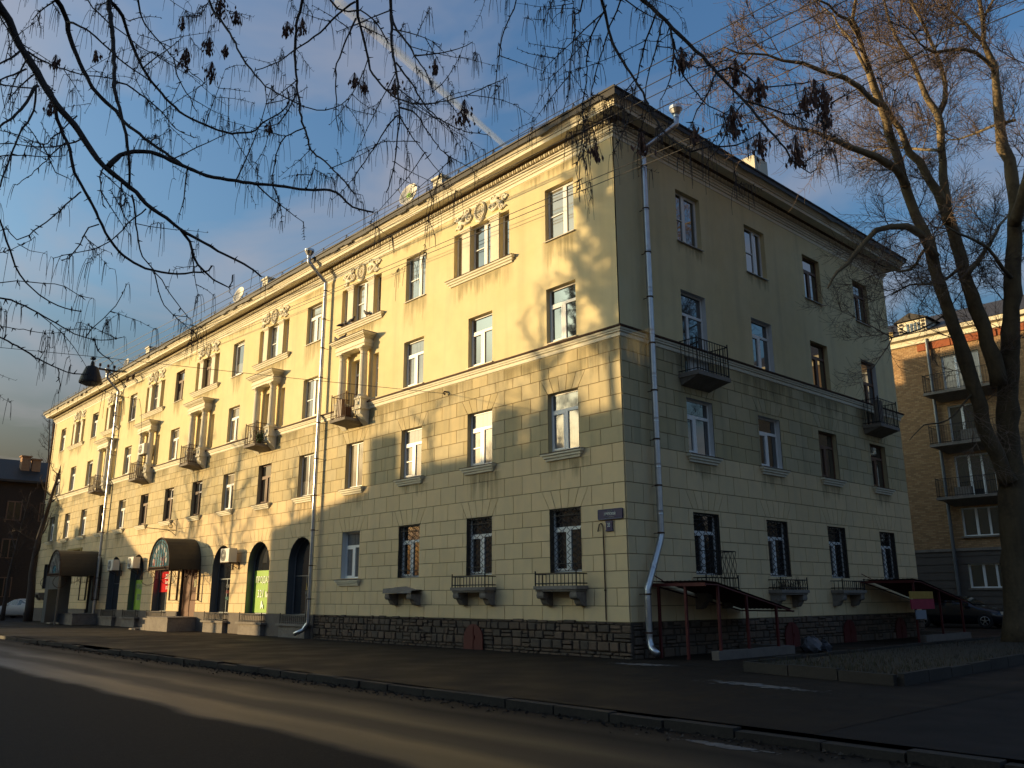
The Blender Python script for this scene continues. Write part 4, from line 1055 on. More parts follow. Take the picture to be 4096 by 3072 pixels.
# insulator crossarm on the eave, and the wires along the front
ARMX = -39.0; wy = [-2.02, -1.62, -1.16, -.80]
t = thing('insulator_crossarm', 'dark steel crossarm with four insulators sticking out from the far eave', 'crossarm', (ARMX, 0, 14.8))
b = MB(); b.box(-.05, .05, -2.25, -.1, -.06, .04); b.tube([(0, -1.2, 0), (0, -.05, -.75)], .03, 5); b.box(-.06, .06, -.12, -.02, -.9, .1); b.build('beam', M['iron'], t)
for y in wy: MB().lathe([(0, .32), (.05, .31), (.08, .25), (.05, .22), (.09, .18), (.05, .14), (.03, .13), (.03, 0)], (0, y, .03), 10).build('insulator', M['rust'], t)
t = thing('insulator_bracket', 'small U shaped bracket with two insulators below the far eave', 'bracket', (-37.0, 0, 14.0))
b = MB(); b.tube([(-.7, -.05, .35), (-.7, -.45, .3), (-.7, -.45, -.08), (.7, -.45, -.18), (.7, -.45, .25), (.7, -.05, .3)], .03, 5); b.build('arm', M['iron'], t)
for x_ in (-.45, .45): MB().lathe([(0, .3), (.05, .28), (.09, .2), (.06, .1), (.03, 0)], (x_, -.45, -.14), 10).build('insulator', M['rust'], t)
wires = [(-2.02, 15.1), (-1.62, 15.1), (-1.16, 15.1), (-.80, 15.1)]
def wire(a, b_, sag, r_, label, group):
    pts = []; a, b_ = Vector(a), Vector(b_); n = 26
    for i in range(n+1): s = i/n; q = a.lerp(b_, s); q.z -= sag*4*s*(1-s); pts.append(q)
    o = MB().tube(pts, r_, 4).build('overhead_wire', M['iron'], None); tag(o, label, 'wire', group); return o
G_W = 'overhead wires along the street'
for px, py in ((2465, 340), (2530, 375), (2590, 394), (2645, 430)):
    # each wire runs level with the street through its insulator; its height is read where it passes the corner
    i = ((2465, 340), (2530, 375), (2590, 394), (2645, 430)).index((px, py)); y = wy[i]; q = on_y(px, py, y)
    wire((ARMX, y, 15.12), (26, y, q.z+(q.z-15.12)*(26-q.x)/(q.x-ARMX)), .0, .011, ('outermost and topmost','second from the top','third from the top','lowest')[i]+' of four thin wires running above the front eave', G_W)
for (px, py), y in (((2326, 736), -.5), ((2335, 759), -.42)):
    q = on_y(px, py, y); wire((-37.2, y, 14.2), (26, y, q.z+(q.z-14.2)*(26-q.x)/(q.x+37.2)), .0, .011, ('upper' if py < 740 else 'lower')+' of the two thin dark wires crossing the top floor windows', 'wires across the top windows')

# street lamp hanging on its span wire
lp = at(365, 1500, 27.0); hook = Vector((-7.26, -.06, 7.79)); other = lp+(lp-hook)*1.2; other.z = 8.6
wr = MB(); wr.tube([hook, hook.lerp(lp+Vector((0,0,.55)), .5)-Vector((0,0,.02)), lp+Vector((0,0,.55)), other], .009, 4); tag(wr.build('span_wire', M['iron'], None), 'thin span wire from the hook on the wall to the hanging street lamp', 'wire')
tag(MB().tube([(0, 0, 0), (0, -.10, 0), (0, -.14, -.05), (0, -.08, -.10)], .03, 6).build('wall_hook', M['rust'], None), 'rusty wall hook under the belt course holding the span wire', 'hook'); bpy.data.objects['wall_hook'].location = (-7.26, -.02, 7.85)
t = thing('street_lamp', 'dark bell shaped street lamp hanging on a span wire at the left', 'street lamp', lp)
b = MB(); b.lathe([(.30, -.25), (.305, -.20), (.27, -.05), (.24, .02), (.23, .05), (.17, .22), (.13, .25), (.06, .27), (.04, .40), (.0, .42)], n=20); b.build('shade', M['iron'], t, False)
b = MB(); b.lathe([(.0, -.33), (.12, -.32), (.22, -.28), (.28, -.235)], n=16); b.build('lens', mat('lamp_lens', (.42, .40, .34), .3), t, True)
b = MB(); b.tube([(0, 0, .40), (0, 0, .55)], .02, 5); b.box(-.06, .06, -.06, .06, .46, .52); b.build('hanger', M['iron'], t)

# pigeons
def pigeon(p_, rz, label):
    t = thing('pigeon', label, 'pigeon', p_, rz, 'pigeons on the front')
    sp_ = [(-.20, 0, .05), (-.16, 0, .06), (-.09, 0, .09), (0, 0, .11), (.07, 0, .13), (.11, 0, .19), (.125, 0, .225), (.15, 0, .235), (.165, 0, .23), (.19, 0, .222)]
    b = MB(); b.tube(sp_, [.012, .025, .05, .07, .06, .035, .032, .03, .012, .004], 8); b.build('body', M['bird'], t, True)
    for s in (-1, 1): MB().tube([(0, s*.025, .07), (.01, s*.025, 0), (.04, s*.025, .004)], .006, 4).build('leg', M['redglass'], t)
pigeon((-13.85, -.12, 11.60), 1.2, 'pigeon at the left end of a top floor window ledge')
pigeon((-13.55, -.14, 11.60), 2.6, 'pigeon second from the left on a top floor window ledge')
pigeon((-13.1, -.14, 11.60), .4, 'dark pigeon by a pilaster on a top floor window ledge')
pigeon((-12.0, -.14, 11.60), 3.5, 'pigeon at the right end of a top floor window ledge')
pigeon((-13.55, -.50, 10.865), 2.9, 'grey pigeon on the left end of a balcony entablature')
pigeon((-13.15, -.45, 10.865), .6, 'upright pigeon in the middle of a balcony entablature')

# sheet roofs over the two cellar stairs on the shaded side
def leanto(y0, ln, out, zt, zb, label, posts, banner=False, flat=.5):
    t = thing('stair_canopy', label, 'canopy', (0, y0, 0))
    b = MB(); n = 16
    P = [(0, zt+.06), (flat, zt+.03), (ln, zb)]
    def zr(v): return P[0][1]+(P[1][1]-P[0][1])*v/flat if v < flat else P[1][1]+(P[2][1]-P[1][1])*(v-flat)/(ln-flat)
    m_ = 24
    for i in range(m_):      # corrugated sheet, falling along the wall
        a, c = .08+(out-.08)*i/m_, .08+(out-.08)*(i+1)/m_; za = .018*(i % 2); zc = .018*((i+1) % 2)
        ys = [0, flat, ln]
        for u, v in zip(ys, ys[1:]): b.add([(a, u, zr(u)+za), (c, u, zr(u)+zc), (c, v, zr(v)+zc), (a, v, zr(v)+za)], [(0,1,2,3)])
    b.build('roof_sheet', M['redsheet'], t)
    b = MB(); b.box(.05, out, -.02, .02, zt-.06, zt+.02); b.tube([(.08, 0, zt+.25), (.4, 0, zt+.08)], .015, 4)
    b.tube([(out-.03, 0, zt-.02), (out-.03, flat, zt-.03), (out-.03, ln, zb-.05)], .025, 5); b.tube([(.08, 0, zt-.02), (.08, ln, zb-.05)], .02, 5); b.tube([(.05, ln, zb-.04), (out, ln, zb-.04)], .02, 5)
    b.build('roof_frame', M['red'], t)
    for x_, v in posts: MB().box(x_-.03, x_+.03, v-.03, v+.03, 0, zr(v)-.05).build('post', M['red'], t)
    b = MB(); b.box(out-.15, out+.05, .3, ln-.2, -.05, .20); b.box(.1, out-.15, ln-.3, ln-.15, -.05, .2); b.build('low_wall', M['plinth'], t)
    return t
leanto(.8, 3.9, 1.65, 1.74, 1.10, 'dark red sheet canopy on thin red posts over the cellar stair nearest the corner', [(1.05, .02), (1.6, .55), (1.6, 1.75), (1.6, 3.1), (.25, .02)])
leanto(12.0, 4.2, 1.8, 1.90, 1.25, 'dark sheet canopy over the far cellar stair with a sign on its side', [(1.72, .05), (1.72, 2.0), (1.72, 3.8)])
t = thing('shop_sign', 'yellow and red hanging sign at the side of the far cellar stair', 'sign', (1.86, 12.05, 0))
b = MB(); b.box(0, .03, -.7, 1.05, 1.34, 1.57); b.build('yellow_panel', mat('yellow_panel', (.42, .26, .05), .6, noise=(4, .5, (.26, .14, .03))), t)
b = MB(); b.box(.002, .032, -.68, 1.07, 1.02, 1.33); b.build('red_panel', mat('red_panel', (.34, .03, .06), .6, noise=(4, .5, (.24, .02, .04))), t)
b = MB(); b.box(.004, .034, -.4, .35, .72, .99); b.build('grey_panel', mat('grey_panel', (.22, .24, .28), .6), t)
# sacks of rubbish beside the near stair
t = thing('rubbish_sacks', 'greyish plastic rubbish sacks slumped beside the near cellar stair', 'sacks', (1.75, 5.3, 0))
for i, (x_, y, s) in enumerate(((0, 0, .25), (.1, .42, .2), (-.25, .3, .24))):
    b = MB(); b.ball((x_, y, s*.7), s, s*1.1, s*.85, 12, 8); b.v = [(v[0]+rnd.uniform(-.05, .05), v[1]+rnd.uniform(-.05, .05), max(.0, v[2]*(.8 if v[2] < .3 else 1)+rnd.uniform(-.045, .045))) for v in b.v]; b.build('sack', mat('sack_plastic', [(.09, .09, .10), (.05, .05, .06), (.03, .03, .035)][i], .5), t)
# ------------------------------------------------------------------ brick house behind, right
BY = 31.0
M['bbase'] = mat('dark_ground_floor_render', (.12, .10, .085), .9, noise=(2, .4, (.08, .07, .06)), coords='World')
BR = [mat('buff_brick', c, .9, noise=[(9, .4, tuple(q*.75 for q in c))], coords='World') for c in ((.42, .255, .125), (.38, .225, .11), (.46, .29, .15), (.33, .20, .10))]
M['bmortar'] = mat('brick_mortar', (.20, .145, .10), .95, coords='World')
BK = thing('brick_house', 'five storey buff brick house with balconies, half in sunlight behind the right hand tree', 'house', (0, BY, 0))
bops = []
for c in (-2.35, 2.6, 7.5):
    for z0, z1, kd in ((12.05, 14.1, 'AW'), (9.25, 11.3, 'AW'), (6.45, 8.6, 'AW'), (4.4, 5.85, 'AW'), (1.8, 3.0, 'TW')):
        bops.append((c-.95, c+.95, z0, z1, False, kd))
def bwall(z0, z1, y, mt, nm):
    w = MB(); xs = [-14, 0.1, 5, 16]
    for a, b in zip(xs, xs[1:]):
        ps = [[(a, z0), (b, z0), (b, z1), (a, z1)]]
        for o in bops: ps = [q for p_ in ps for q in subtract(p_, o)]
        for p_ in ps: w.add([(x_, y, z_) for x_, z_ in p_], [tuple(range(len(p_)))])
    return w.build(nm, mt, BK)
bwall(3.75, 15.3, 0, M['bmortar'], 'wall'); bwall(-.2, 3.75, -.05, M['bbase'], 'ground_floor_wall')
w = MB(); w.add([(-14,0,-.2),(-14,0,15.3),(-14,12,15.3),(-14,12,-.2),(16,12,15.3),(16,12,-.2),(16,0,15.3),(16,0,-.2)], [(0,1,2,3),(3,2,4,5),(5,4,6,7)]); w.build('wall', BR[1], BK)
bl = []
z_ = 3.78; i = 0
while z_ < 15.2:
    x_ = -9.0+(.13 if i % 2 else 0)
    while x_ < 4.2:
        ps = [[(x_, z_), (x_+.245, z_), (x_+.245, z_+.076), (x_, z_+.076)]]
        for o in bops: ps = [q for p_ in ps for q in subtract(p_, o)]
        if ps: bl.append(ps)
        x_ += .26
    z_ += .09; i += 1
def bkey(ps): v = Vector((ps[0][0][0], BY, ps[0][0][1]))-CAM; return v.length+rnd.uniform(0, .4)+(100 if not -6.4 < ps[0][0][0] < -3.2 else 0)
bl.sort(key=bkey); rest = MB()
for i, ps in enumerate(bl):
    if i < 290:
        b = MB(); [b.slab(p_, -.012-rnd.uniform(0, .006), 0) for p_ in ps]; b.build('brick', rnd.choice(BR), BK)
    else: [rest.slab(p_, -.012-rnd.uniform(0, .006), 0, rnd.randrange(4)) for p_ in ps]
rest.build('brick', BR, BK, kind='stuff')
for i in range(9):      # banded render joints of the ground floor
    b = MB(); z0 = .2+i*.4
    ps = [[(-14, z0), (16, z0), (16, z0+.36), (-14, z0+.36)]]
    for o in bops: ps = [q for p_ in ps for q in subtract(p_, o)]
    for p_ in ps: MB().slab(p_, -.08, -.051).build('render_band', M['bbase'], BK)
b = MB(); b.box(-14.2, 16.2, -.14, -.001, 3.66, 3.80); b.build('string_course', M['conc'], BK)
for o in bops:
    w_, h_ = o[1]-o[0], o[3]-o[2]; b = MB()
    for x0, x1, a, c in ((0, .06, 0, h_), (w_-.06, w_, 0, h_), (.06, w_-.06, 0, .06), (.06, w_-.06, h_-.06, h_), (w_*.36-.06, w_*.36+.06, .06, h_-.06), (w_*.68-.05, w_*.68+.05, .06, h_-.06)): b.box(x0, x1, .08, .15, a, c)
    win = b.build('window', M['white'], BK); win.location = (o[0], 0, o[2])
    rv = MB(); L4 = [(0, 0), (0, h_), (w_, h_), (w_, 0)]
    for (a, za), (c, zb) in zip(L4, L4[1:]+L4[:1]): rv.add([(a, -.05, za), (c, -.05, zb), (c, .16, zb), (a, .16, za)], [(0,1,2,3)])
    rv.build('reveal', M['cream'], win)
    link('pane', pane_mesh(w_, h_, False, 'glassgrey' if o[2] > 11 else 'glass'), win, (0, .10, 0))
    b = MB(); b.box(-.1, w_+.1, -.14, .1, -.09, -.01); b.build('sill', M['conc'], win)
bs = MB(); bs.box(-1.75, 1.75, -1.1, -.001, 0, .14); bs.add([(-1.6,-.95,0),(1.6,-.95,0),(1.3,-.03,-.3),(-1.3,-.03,-.3)], [(0,1,2,3)]); bs.add([(-1.6,-.95,0),(-1.3,-.03,-.3),(-1.6,-.03,0)], [(0,1,2)]); bs = bs.mesh('balcony', M['conc'])
br_ = railing(-1.7, 1.7, 1.05, .95, 0, gap=.125).mesh('railing', M['iron'])
for z_ in (11.95, 9.15, 6.35):
    for c in (-2.3, 2.7):
        q = link('balcony', bs, BK, (c, 0, z_-.1)); link('railing', br_, q, (0, 0, .14))
        if z_ < 11: b = MB(); b.box(-.2, 1.2, -.9, -.5, .14, .75) if z_ > 8 else b.box(-.9, -.1, -.85, -.5, .14, .62); b.build('stored_things', M['conc'], q)
b = MB()
for (y0, z0), (y1, z1) in zip([(0, 15.0), (-.18, 15.05), (-.2, 15.3), (-.5, 15.36), (-.55, 15.5)], [(-.18, 15.05), (-.2, 15.3), (-.5, 15.36), (-.55, 15.5), (-.55, 15.56)]):
    b.add([(-14.3, y0, z0), (16.3, y0, z0), (16.3, y1, z1), (-14.3, y1, z1)], [(0,1,2,3)])
b.build('cornice', M['cream'], BK)
b = MB()
for a, c in ((-4.45, -2.7), (-2.65, -.4), (-.3, 3.0)): b.box(a, c, -.10, -.02, 14.62, 15.0)
b.build('painted_band', mat('orange_brown_band', (.30, .085, .03), .8, noise=(3, .5, (.2, .05, .02))), BK)
b = MB(); b.add([(-14.4,-.6,15.57),(16.4,-.6,15.57),(16.4,6,18.4),(-14.4,6,18.4),(-14.4,12.6,15.57),(16.4,12.6,15.57)], [(0,1,2,3),(3,2,5,4)]); b.add([(-14.4,-.6,15.57),(-14.4,6,18.4),(-14.4,12.6,15.57)], [(0,1,2)])
br2 = b.build('roof', M['roofm'], BK)
b = MB(); b.box(-5.3, -3.75, -.25, 2.2, 15.4, 16.42, 0); b.add([(-5.5,-.4,16.43),(-3.55,-.4,16.43),(-4.52,-.4,16.85),(-5.5,3,16.43),(-3.55,3,16.43),(-4.52,3,16.85)], [(0,1,2),(0,2,5,3),(1,4,5,2)], 1)
for i in range(4): b.box(-4.8+.2*i, -4.68+.2*i, -.28, -.25, 15.75, 16.25, 2)
for s in (-5.2, -3.98):
    for j in range(4): b.box(s, s+.16, -.28, -.25, 15.62+.2*j, 15.74+.2*j, 1)
b.build('dormer', [M['cream'], M['tinedge'], M['glass']], br2)
b = MB(); b.box(-14, -5.5, -.5, -.45, 15.6, 15.95); b.build('parapet_board', M['gold'], br2)
b = MB(); b.tube([(-3.85, -.2, 1.2), (-3.85, -.2, 6.6), (-3.85, -.2, 15.2)], .09, 8)
for z_ in (1.4, 3.2, 5, 7, 9, 11, 13): b.tube([(-3.85, -.2, z_), (-3.85, -.2, z_+.06)], .12, 8)
b.build('downpipe', M['revgrey'], BK)

# ------------------------------------------------------------------ dark house at the far left, beyond the street end
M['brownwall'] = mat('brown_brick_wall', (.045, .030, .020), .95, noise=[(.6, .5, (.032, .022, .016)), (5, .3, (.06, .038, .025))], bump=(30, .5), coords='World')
DH = thing('brown_house', 'dark brown house with a low roof at the far left end of the street', 'house', (-72, -22, 0))
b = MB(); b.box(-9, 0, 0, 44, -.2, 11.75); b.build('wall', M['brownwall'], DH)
b = MB(); b.add([(.5,-.5,11.75),(.5,44.5,11.75),(-4.5,41,14.2),(-4.5,3,14.2),(-9.5,-.5,11.75),(-9.5,44.5,11.75)], [(0,1,2,3),(3,2,5,4),(0,3,4),(1,5,2)]); b.add([(.5,-.5,11.75),(.5,44.5,11.75),(.5,44.5,11.55),(.5,-.5,11.55)], [(0,1,2,3)]); dro = b.build('roof', M['tinedge'], DH)
for y in (24.4, 25.3): b = MB(); b.box(-2.6, -1.9, y, y+.7, 12.2, 14.0+.2*(y < 25)); b.box(-2.7, -1.8, y-.1, y+.8, 14.0+.2*(y < 25), 14.12+.2*(y < 25)); b.build('chimney', M['chimbrick'], dro)
for i in range(8):
    for z_ in (1.6, 4.9, 8.2):
        b = MB(); b.box(0, .05, 15.5+i*2.6, 16.7+i*2.6, z_, z_+1.7); w_ = b.build('window', M['brown'], DH); b = MB(); b.box(.051, .06, 15.6+i*2.6, 16.05+i*2.6, z_+.08, z_+1.6); b.box(.051, .06, 16.15+i*2.6, 16.6+i*2.6, z_+.08, z_+1.6); b.build('pane', M['glassdull'], w_)

# ------------------------------------------------------------------ houses across the street: they throw the shadow on the lower front
M['opp'] = mat('opposite_wall', (.40, .30, .18), .9, noise=(1, .4, (.32, .24, .15)), coords='World')
def opposite(x0, x1, ridge0, ridge1, eave, rz_, ry, yb, label):
    t = thing('opposite_house', label, 'house', (0, 0, 0)); b = MB(); b.box(x0, x1, yb, -27, -.2, eave); b.build('wall', M['opp'], t)
    b = MB(); b.add([(x0,-27,eave),(x1,-27,eave),(x1,yb,eave),(x0,yb,eave),(ridge0,ry,rz_),(ridge1,ry,rz_)], [(0,1,5,4),(1,2,5),(2,3,4,5),(3,0,4)]); return t, b.build('roof', M['roofm'], t)
b1, r1_ = opposite(-45.8, 6, -40.4, 2, 9.5, 11.98, -32, -37, 'long plastered house across the street, shading the lower right of the front')
for a, c, z_ in ((-43.3, -42.2, 13.25), (-36.98, -36.6, 12.82), (-36.6, -36.1, 13.22), (-35.2, -34.6, 12.85), (-34.6, -33.7, 13.15)):
    b = MB(); b.box(a, c, -32.4, -31.6, 11, z_); b.build('chimney', M['chimbrick'], r1_)
b = MB(); b.box(-33.65, 2, -32.5, -31.5, 11.2, 12.45); b.build('ridge_ventilator', M['roofm'], r1_)
b2, r2_ = opposite(-104, -68.2, -80, -71.2, 9.87, 12.05, -34, -37, 'plastered house across the street at the left, shading the far shopfronts')
b = MB(); b.box(-79.6, -79.0, -34.4, -33.6, 11.5, 12.6); b.build('chimney', M['chimbrick'], r2_)

# ------------------------------------------------------------------ lawn bed, ice
pts = [(3.75, -.95), (7.05, -1.65), (6.75, 8), (6.4, 19), (3.45, 19), (3.5, 6)]
b = MB(); cx_ = sum(q[0] for q in pts)/6; cy_ = sum(q[1] for q in pts)/6; n = 6; G = 14
verts = []
def lawn_h(x_, y): return .13+.03*math.sin(x_*2.1)+.03*math.sin(y*1.3+x_)
b.add([(x_, y, -.1) for x_, y in pts]+[(x_, y, .13) for x_, y in pts]+[(cx_, cy_, .2)], [(i, (i+1) % 6, (i+1) % 6+6, i+6) for i in range(6)]+[(i+6, (i+1) % 6+6, 12) for i in range(6)])
b.build('lawn', M['soil'], kind='structure')
LK = thing('lawn_kerb', None, None); tag(LK, kind='structure')
for i in range(6):
    a, c = Vector((*pts[i], 0)), Vector((*pts[(i+1) % 6], 0)); d = (c-a); k = max(1, int(d.length/1.0)); d.normalize(); nn = Vector((d.y, -d.x, 0))
    for j in range(k):
        p_ = a.lerp(c, j/k)+d*.012; q = a.lerp(c, (j+1)/k)-d*.012; o = nn*.10; dz = rnd.uniform(-.02, .02)
        b = MB(); b.add([tuple(p_), tuple(q), tuple(q+o), tuple(p_+o)]+[tuple(v+Vector((0,0,.19+dz))) for v in (p_, q, q+o, p_+o)], [(4,5,6,7),(0,1,5,4),(1,2,6,5),(2,3,7,6),(3,0,4,7)]); b.build('kerb_stone', M['kerb'], LK)
b = MB()
for i in range(5200):
    x_, y = rnd.uniform(3.6, 7.0), -1.4+19*rnd.random()**1.7
    if x_ > 7.05-.033*(y+1.6) or y < -.95-(x_-3.75)*.21+.1 : continue
    a = rnd.uniform(0, 6.28); h_ = rnd.uniform(.03, .13); z_ = .15; ln = rnd.uniform(.02, .09)
    b.add([(x_-.006*math.sin(a), y+.006*math.cos(a), z_), (x_+.006*math.sin(a), y-.006*math.cos(a), z_), (x_+ln*math.cos(a), y+ln*math.sin(a), z_+h_)], [(0,1,2)], rnd.randrange(2))
b.build('grass', [mat('dead_grass', (.055, .036, .016), .9), mat('dull_grass', (.028, .030, .012), .9)], kind='stuff')
def patch(c, lx, ly, rot, z_, seed):
    b = MB(); r_ = random.Random(seed)
    for _ in range(int(70*lx*(ly+.2)*4)+10):
        u, v = r_.gauss(0, .5)*lx, r_.gauss(0, .5)*ly; q = (c[0]+u*math.cos(rot)-v*math.sin(rot), c[1]+u*math.sin(rot)+v*math.cos(rot)); s = r_.uniform(.015, .09)*(1.2-min(1, abs(u/lx))); n = 7
        P = [(q[0]+s*1.8*r_.uniform(.5, 1.1)*math.cos(a*6.283/n), q[1]+s*r_.uniform(.5, 1.1)*math.sin(a*6.283/n), z_) for a in range(n)]
        b.add(P+[(q[0], q[1], z_+s*.12)], [(i, (i+1) % n, n) for i in range(n)])
    b.build('ice_patch', M['ice'], kind='stuff')
for i, (c, lx, ly, ro) in enumerate((((5.4, -3.25), 1.4, .2, -.14), ((1.2, -1.1), .9, .2, .2))):
    patch(c, lx, ly, ro, .005, i)
patch((7.9, -7.95), .7, .10, -.03, ROADZ+.005, 40)
b = MB()
for i in range(1500):      # grit and leaf litter gathered at the kerb
    x_ = rnd.uniform(-22, 12); y = -7.5-abs(rnd.gauss(0, .22)); s = rnd.uniform(.008, .04); a = rnd.uniform(0, 3)
    b.add([(x_+s*math.cos(a), y+s*math.sin(a), ROADZ+.004), (x_-s*math.sin(a), y+s*math.cos(a), ROADZ+.004), (x_-s*math.cos(a), y-s*math.sin(a), ROADZ+.02), (x_, y, ROADZ+s)], [(0,1,3), (1,2,3), (2,0,3)])
b.build('leaf_litter', M['kerb'], kind='stuff')

# ------------------------------------------------------------------ cars
M['carglass'] = mat('car_glass', (.015, .017, .02), .05, spec=.6, coat=.5)
M['tyre'] = mat('tyre', (.015, .015, .016), .85)
def car(name, label, paint, loc, rz):
    t = thing(name, label, 'car', loc, rz); L_ = 4.45
    # stations: x, z bottom, shoulder z, half width, roof z, roof half width
    st = [(2.22, .34, .60, .55, .62, .45), (2.12, .24, .70, .74, .74, .6), (1.85, .20, .78, .84, .82, .72), (1.2, .18, .88, .88, .96, .76), (.95, .18, .90, .88, 1.02, .72), (.35, .18, .93, .88, 1.38, .60), (-.2, .18, .94, .88, 1.46, .60), (-.9, .18, .95, .88, 1.44, .59), (-1.45, .20, .95, .87, 1.16, .64), (-1.7, .22, .95, .86, 1.03, .70), (-2.05, .26, .92, .80, .97, .66), (-2.22, .36, .82, .62, .86, .5)]
    b = MB(); n = 12
    for x_, zb, zs, hw_, zr, rw in st:
        b.v += [(x_, y, z_) for y, z_ in ((-hw_*.85, zb), (-hw_, zb+.12), (-hw_*1.01, (zb+zs)/2+.05), (-hw_*.97, zs), (-rw, zr-.05), (-rw*.8, zr), (rw*.8, zr), (rw, zr-.05), (hw_*.97, zs), (hw_*1.01, (zb+zs)/2+.05), (hw_, zb+.12), (hw_*.85, zb))]
    for i in range(len(st)-1):
        for j in range(n): b.f.append((i*n+j, i*n+(j+1) % n, (i+1)*n+(j+1) % n, (i+1)*n+j)); b.m.append(0)
    for q in (0, len(st)-1): b.f.append(tuple(q*n+j for j in range(n))); b.m.append(0)
    b.build('body', paint, t, True)
    for s in (-1, 1):
        for X in ([(.82, .98), (.32, 1.33), (-.18, 1.39), (-.22, .98)], [(-.30, .98), (-.27, 1.39), (-.88, 1.37), (-1.42, 1.08), (-1.4, .99)]):
            P = []
            for x_, z_ in X:
                for a, c in zip(st, st[1:]):
                    if a[0] >= x_ >= c[0]: f = (a[0]-x_)/(a[0]-c[0]); zs, hw_, zr, rw = [a[k]+(c[k]-a[k])*f for k in (2, 3, 4, 5)]; break
                u = (z_-zs)/max(.05, (zr-.05-zs)); P.append((x_, s*(hw_*.97+(rw-hw_*.97)*u+.012), z_))
            k = len(P); b = MB(); b.add(P+[(x_, y-s*.02, z_) for x_, y, z_ in P], [tuple(range(k))]+[(i, (i+1) % k, (i+1) % k+k, i+k) for i in range(k)]); b.build('side_window', M['carglass'], t)
        b = MB(); b.box(.55, .78, s*.95-.06, s*.95+.06, .98, 1.10); b.build('wing_mirror', paint, t)
        b = MB(); b.box(1.95, 2.16, s*.62-.14, s*.62+.14, .60, .73); b.build('headlight', M['dish'], t)
        b = MB(); b.box(-2.20, -2.02, s*.60-.16, s*.60+.16, .72, .88); b.build('tail_light', M['red'], t)
    for x0, z0, x1, z1, hw0, hw1 in ((.93, 1.05, .36, 1.37, .68, .55), (-1.42, 1.18, -.93, 1.42, .58, .54)):
        b = MB(); dx = .03*(1 if x0 > 0 else -1); b.add([(x0+dx, -hw0, z0), (x0+dx, hw0, z0), (x1+dx, hw1, z1), (x1+dx, -hw1, z1), (x0, -hw0, z0-.02), (x0, hw0, z0-.02), (x1, hw1, z1-.02), (x1, -hw1, z1-.02)], [(0,1,2,3),(0,4,5,1),(1,5,6,2),(2,6,7,3),(3,7,4,0)]); b.build('windscreen', M['carglass'], t)
    b = MB(); b.box(2.19, 2.235, -.4, .4, .42, .56); b.build('grille', M['black'], t)
    for x_ in (1.38, -1.32):
        for s in (-1, 1):
            b = MB(); b.lathe([(.20, -.10), (.30, -.10), (.32, -.06), (.32, .06), (.30, .10), (.20, .10)], (0, 0, 0), 20, 'y'); w_ = b.build('wheel', M['tyre'], t); w_.location = (x_, s*.80, .32)
            b = MB(); b.lathe([(.205, s*.095), (.19, s*.105), (.18, s*.06)], (0, 0, 0), 20, 'y'); b.lathe([(0, s*.10), (.05, s*.10), (.05, s*.06)], (0, 0, 0), 10, 'y')
            for k in range(5): a = k*2*math.pi/5+.3; b.tube([(.03*math.cos(a), s*.09, .03*math.sin(a)), (.19*math.cos(a), s*.085, .19*math.sin(a))], .022, 4)
            b.build('rim', M['tin'], w_)
    return t
car('parked_car', 'dark hatchback parked behind the far cellar stair canopy by the brick house', mat('dark_car_paint', (.010, .013, .022), .25, .3, coat=.8), (-2.3, 26.3, 0), 0)
pw = on_z(85, 2444, 0.0); pdir = ray(85, 2444); pw = CAM+Vector((pdir.x, pdir.y, 0)).normalized()*78; pw.z = 0
car('parked_car', 'white car with its bonnet catching the light at the far end of the street', mat('white_car_paint', (.50, .48, .44), .35, coat=.3), pw, R(215))

# ------------------------------------------------------------------ condensation trail
P = [(1340, 0), (1430, 72), (1560, 180), (1700, 305), (1850, 435), (1960, 530), (2060, 620), (2200, 745)]
def vapour(nm, dens):
    Mv = bpy.data.materials.new(nm); Mv.use_nodes = True; t_ = Mv.node_tree; t_.nodes.remove(t_.nodes['Principled BSDF'])
    pv = t_.nodes.new('ShaderNodeVolumePrincipled'); pv.inputs['Density'].default_value = dens; pv.inputs['Color'].default_value = (.94, .97, 1, 1)
    t_.links.new(pv.outputs[0], t_.nodes['Material Output'].inputs['Volume']); return Mv
CT = thing('condensation_trail', 'pale straight aircraft condensation trail running down to the front eave', 'condensation trail')
Mc = bpy.data.materials.new('white_ice_vapour'); Mc.use_nodes = True; t_ = Mc.node_tree; n_ = t_.nodes; n_.remove(n_['Principled BSDF'])
tr_, df_, tl_, m1, m2 = [n_.new('ShaderNode'+q) for q in ('BsdfTransparent', 'BsdfDiffuse', 'BsdfTranslucent', 'MixShader', 'MixShader')]
for q in (df_, tl_): q.inputs['Color'].default_value = (.72, .90, 1, 1)
t_.links.new(df_.outputs[0], m1.inputs[1]); t_.links.new(tl_.outputs[0], m1.inputs[2]); m2.inputs[0].default_value = .17
t_.links.new(tr_.outputs[0], m2.inputs[1]); t_.links.new(m1.outputs[0], m2.inputs[2]); t_.links.new(m2.outputs[0], n_['Material Output'].inputs['Surface'])
MB().tube([at(px, py, 3000) for px, py in P], [2, 4, 6, 7, 7.2, 7, 6.5, 6], 16, caps=False).build('core', Mc, CT, True)
MB().tube([at(px, py, 3000) for px, py in P], [19, 18, 17, 15, 13, 11.5, 10.5, 9.5], 14).build('halo', vapour('thin_ice_vapour', .020), CT)
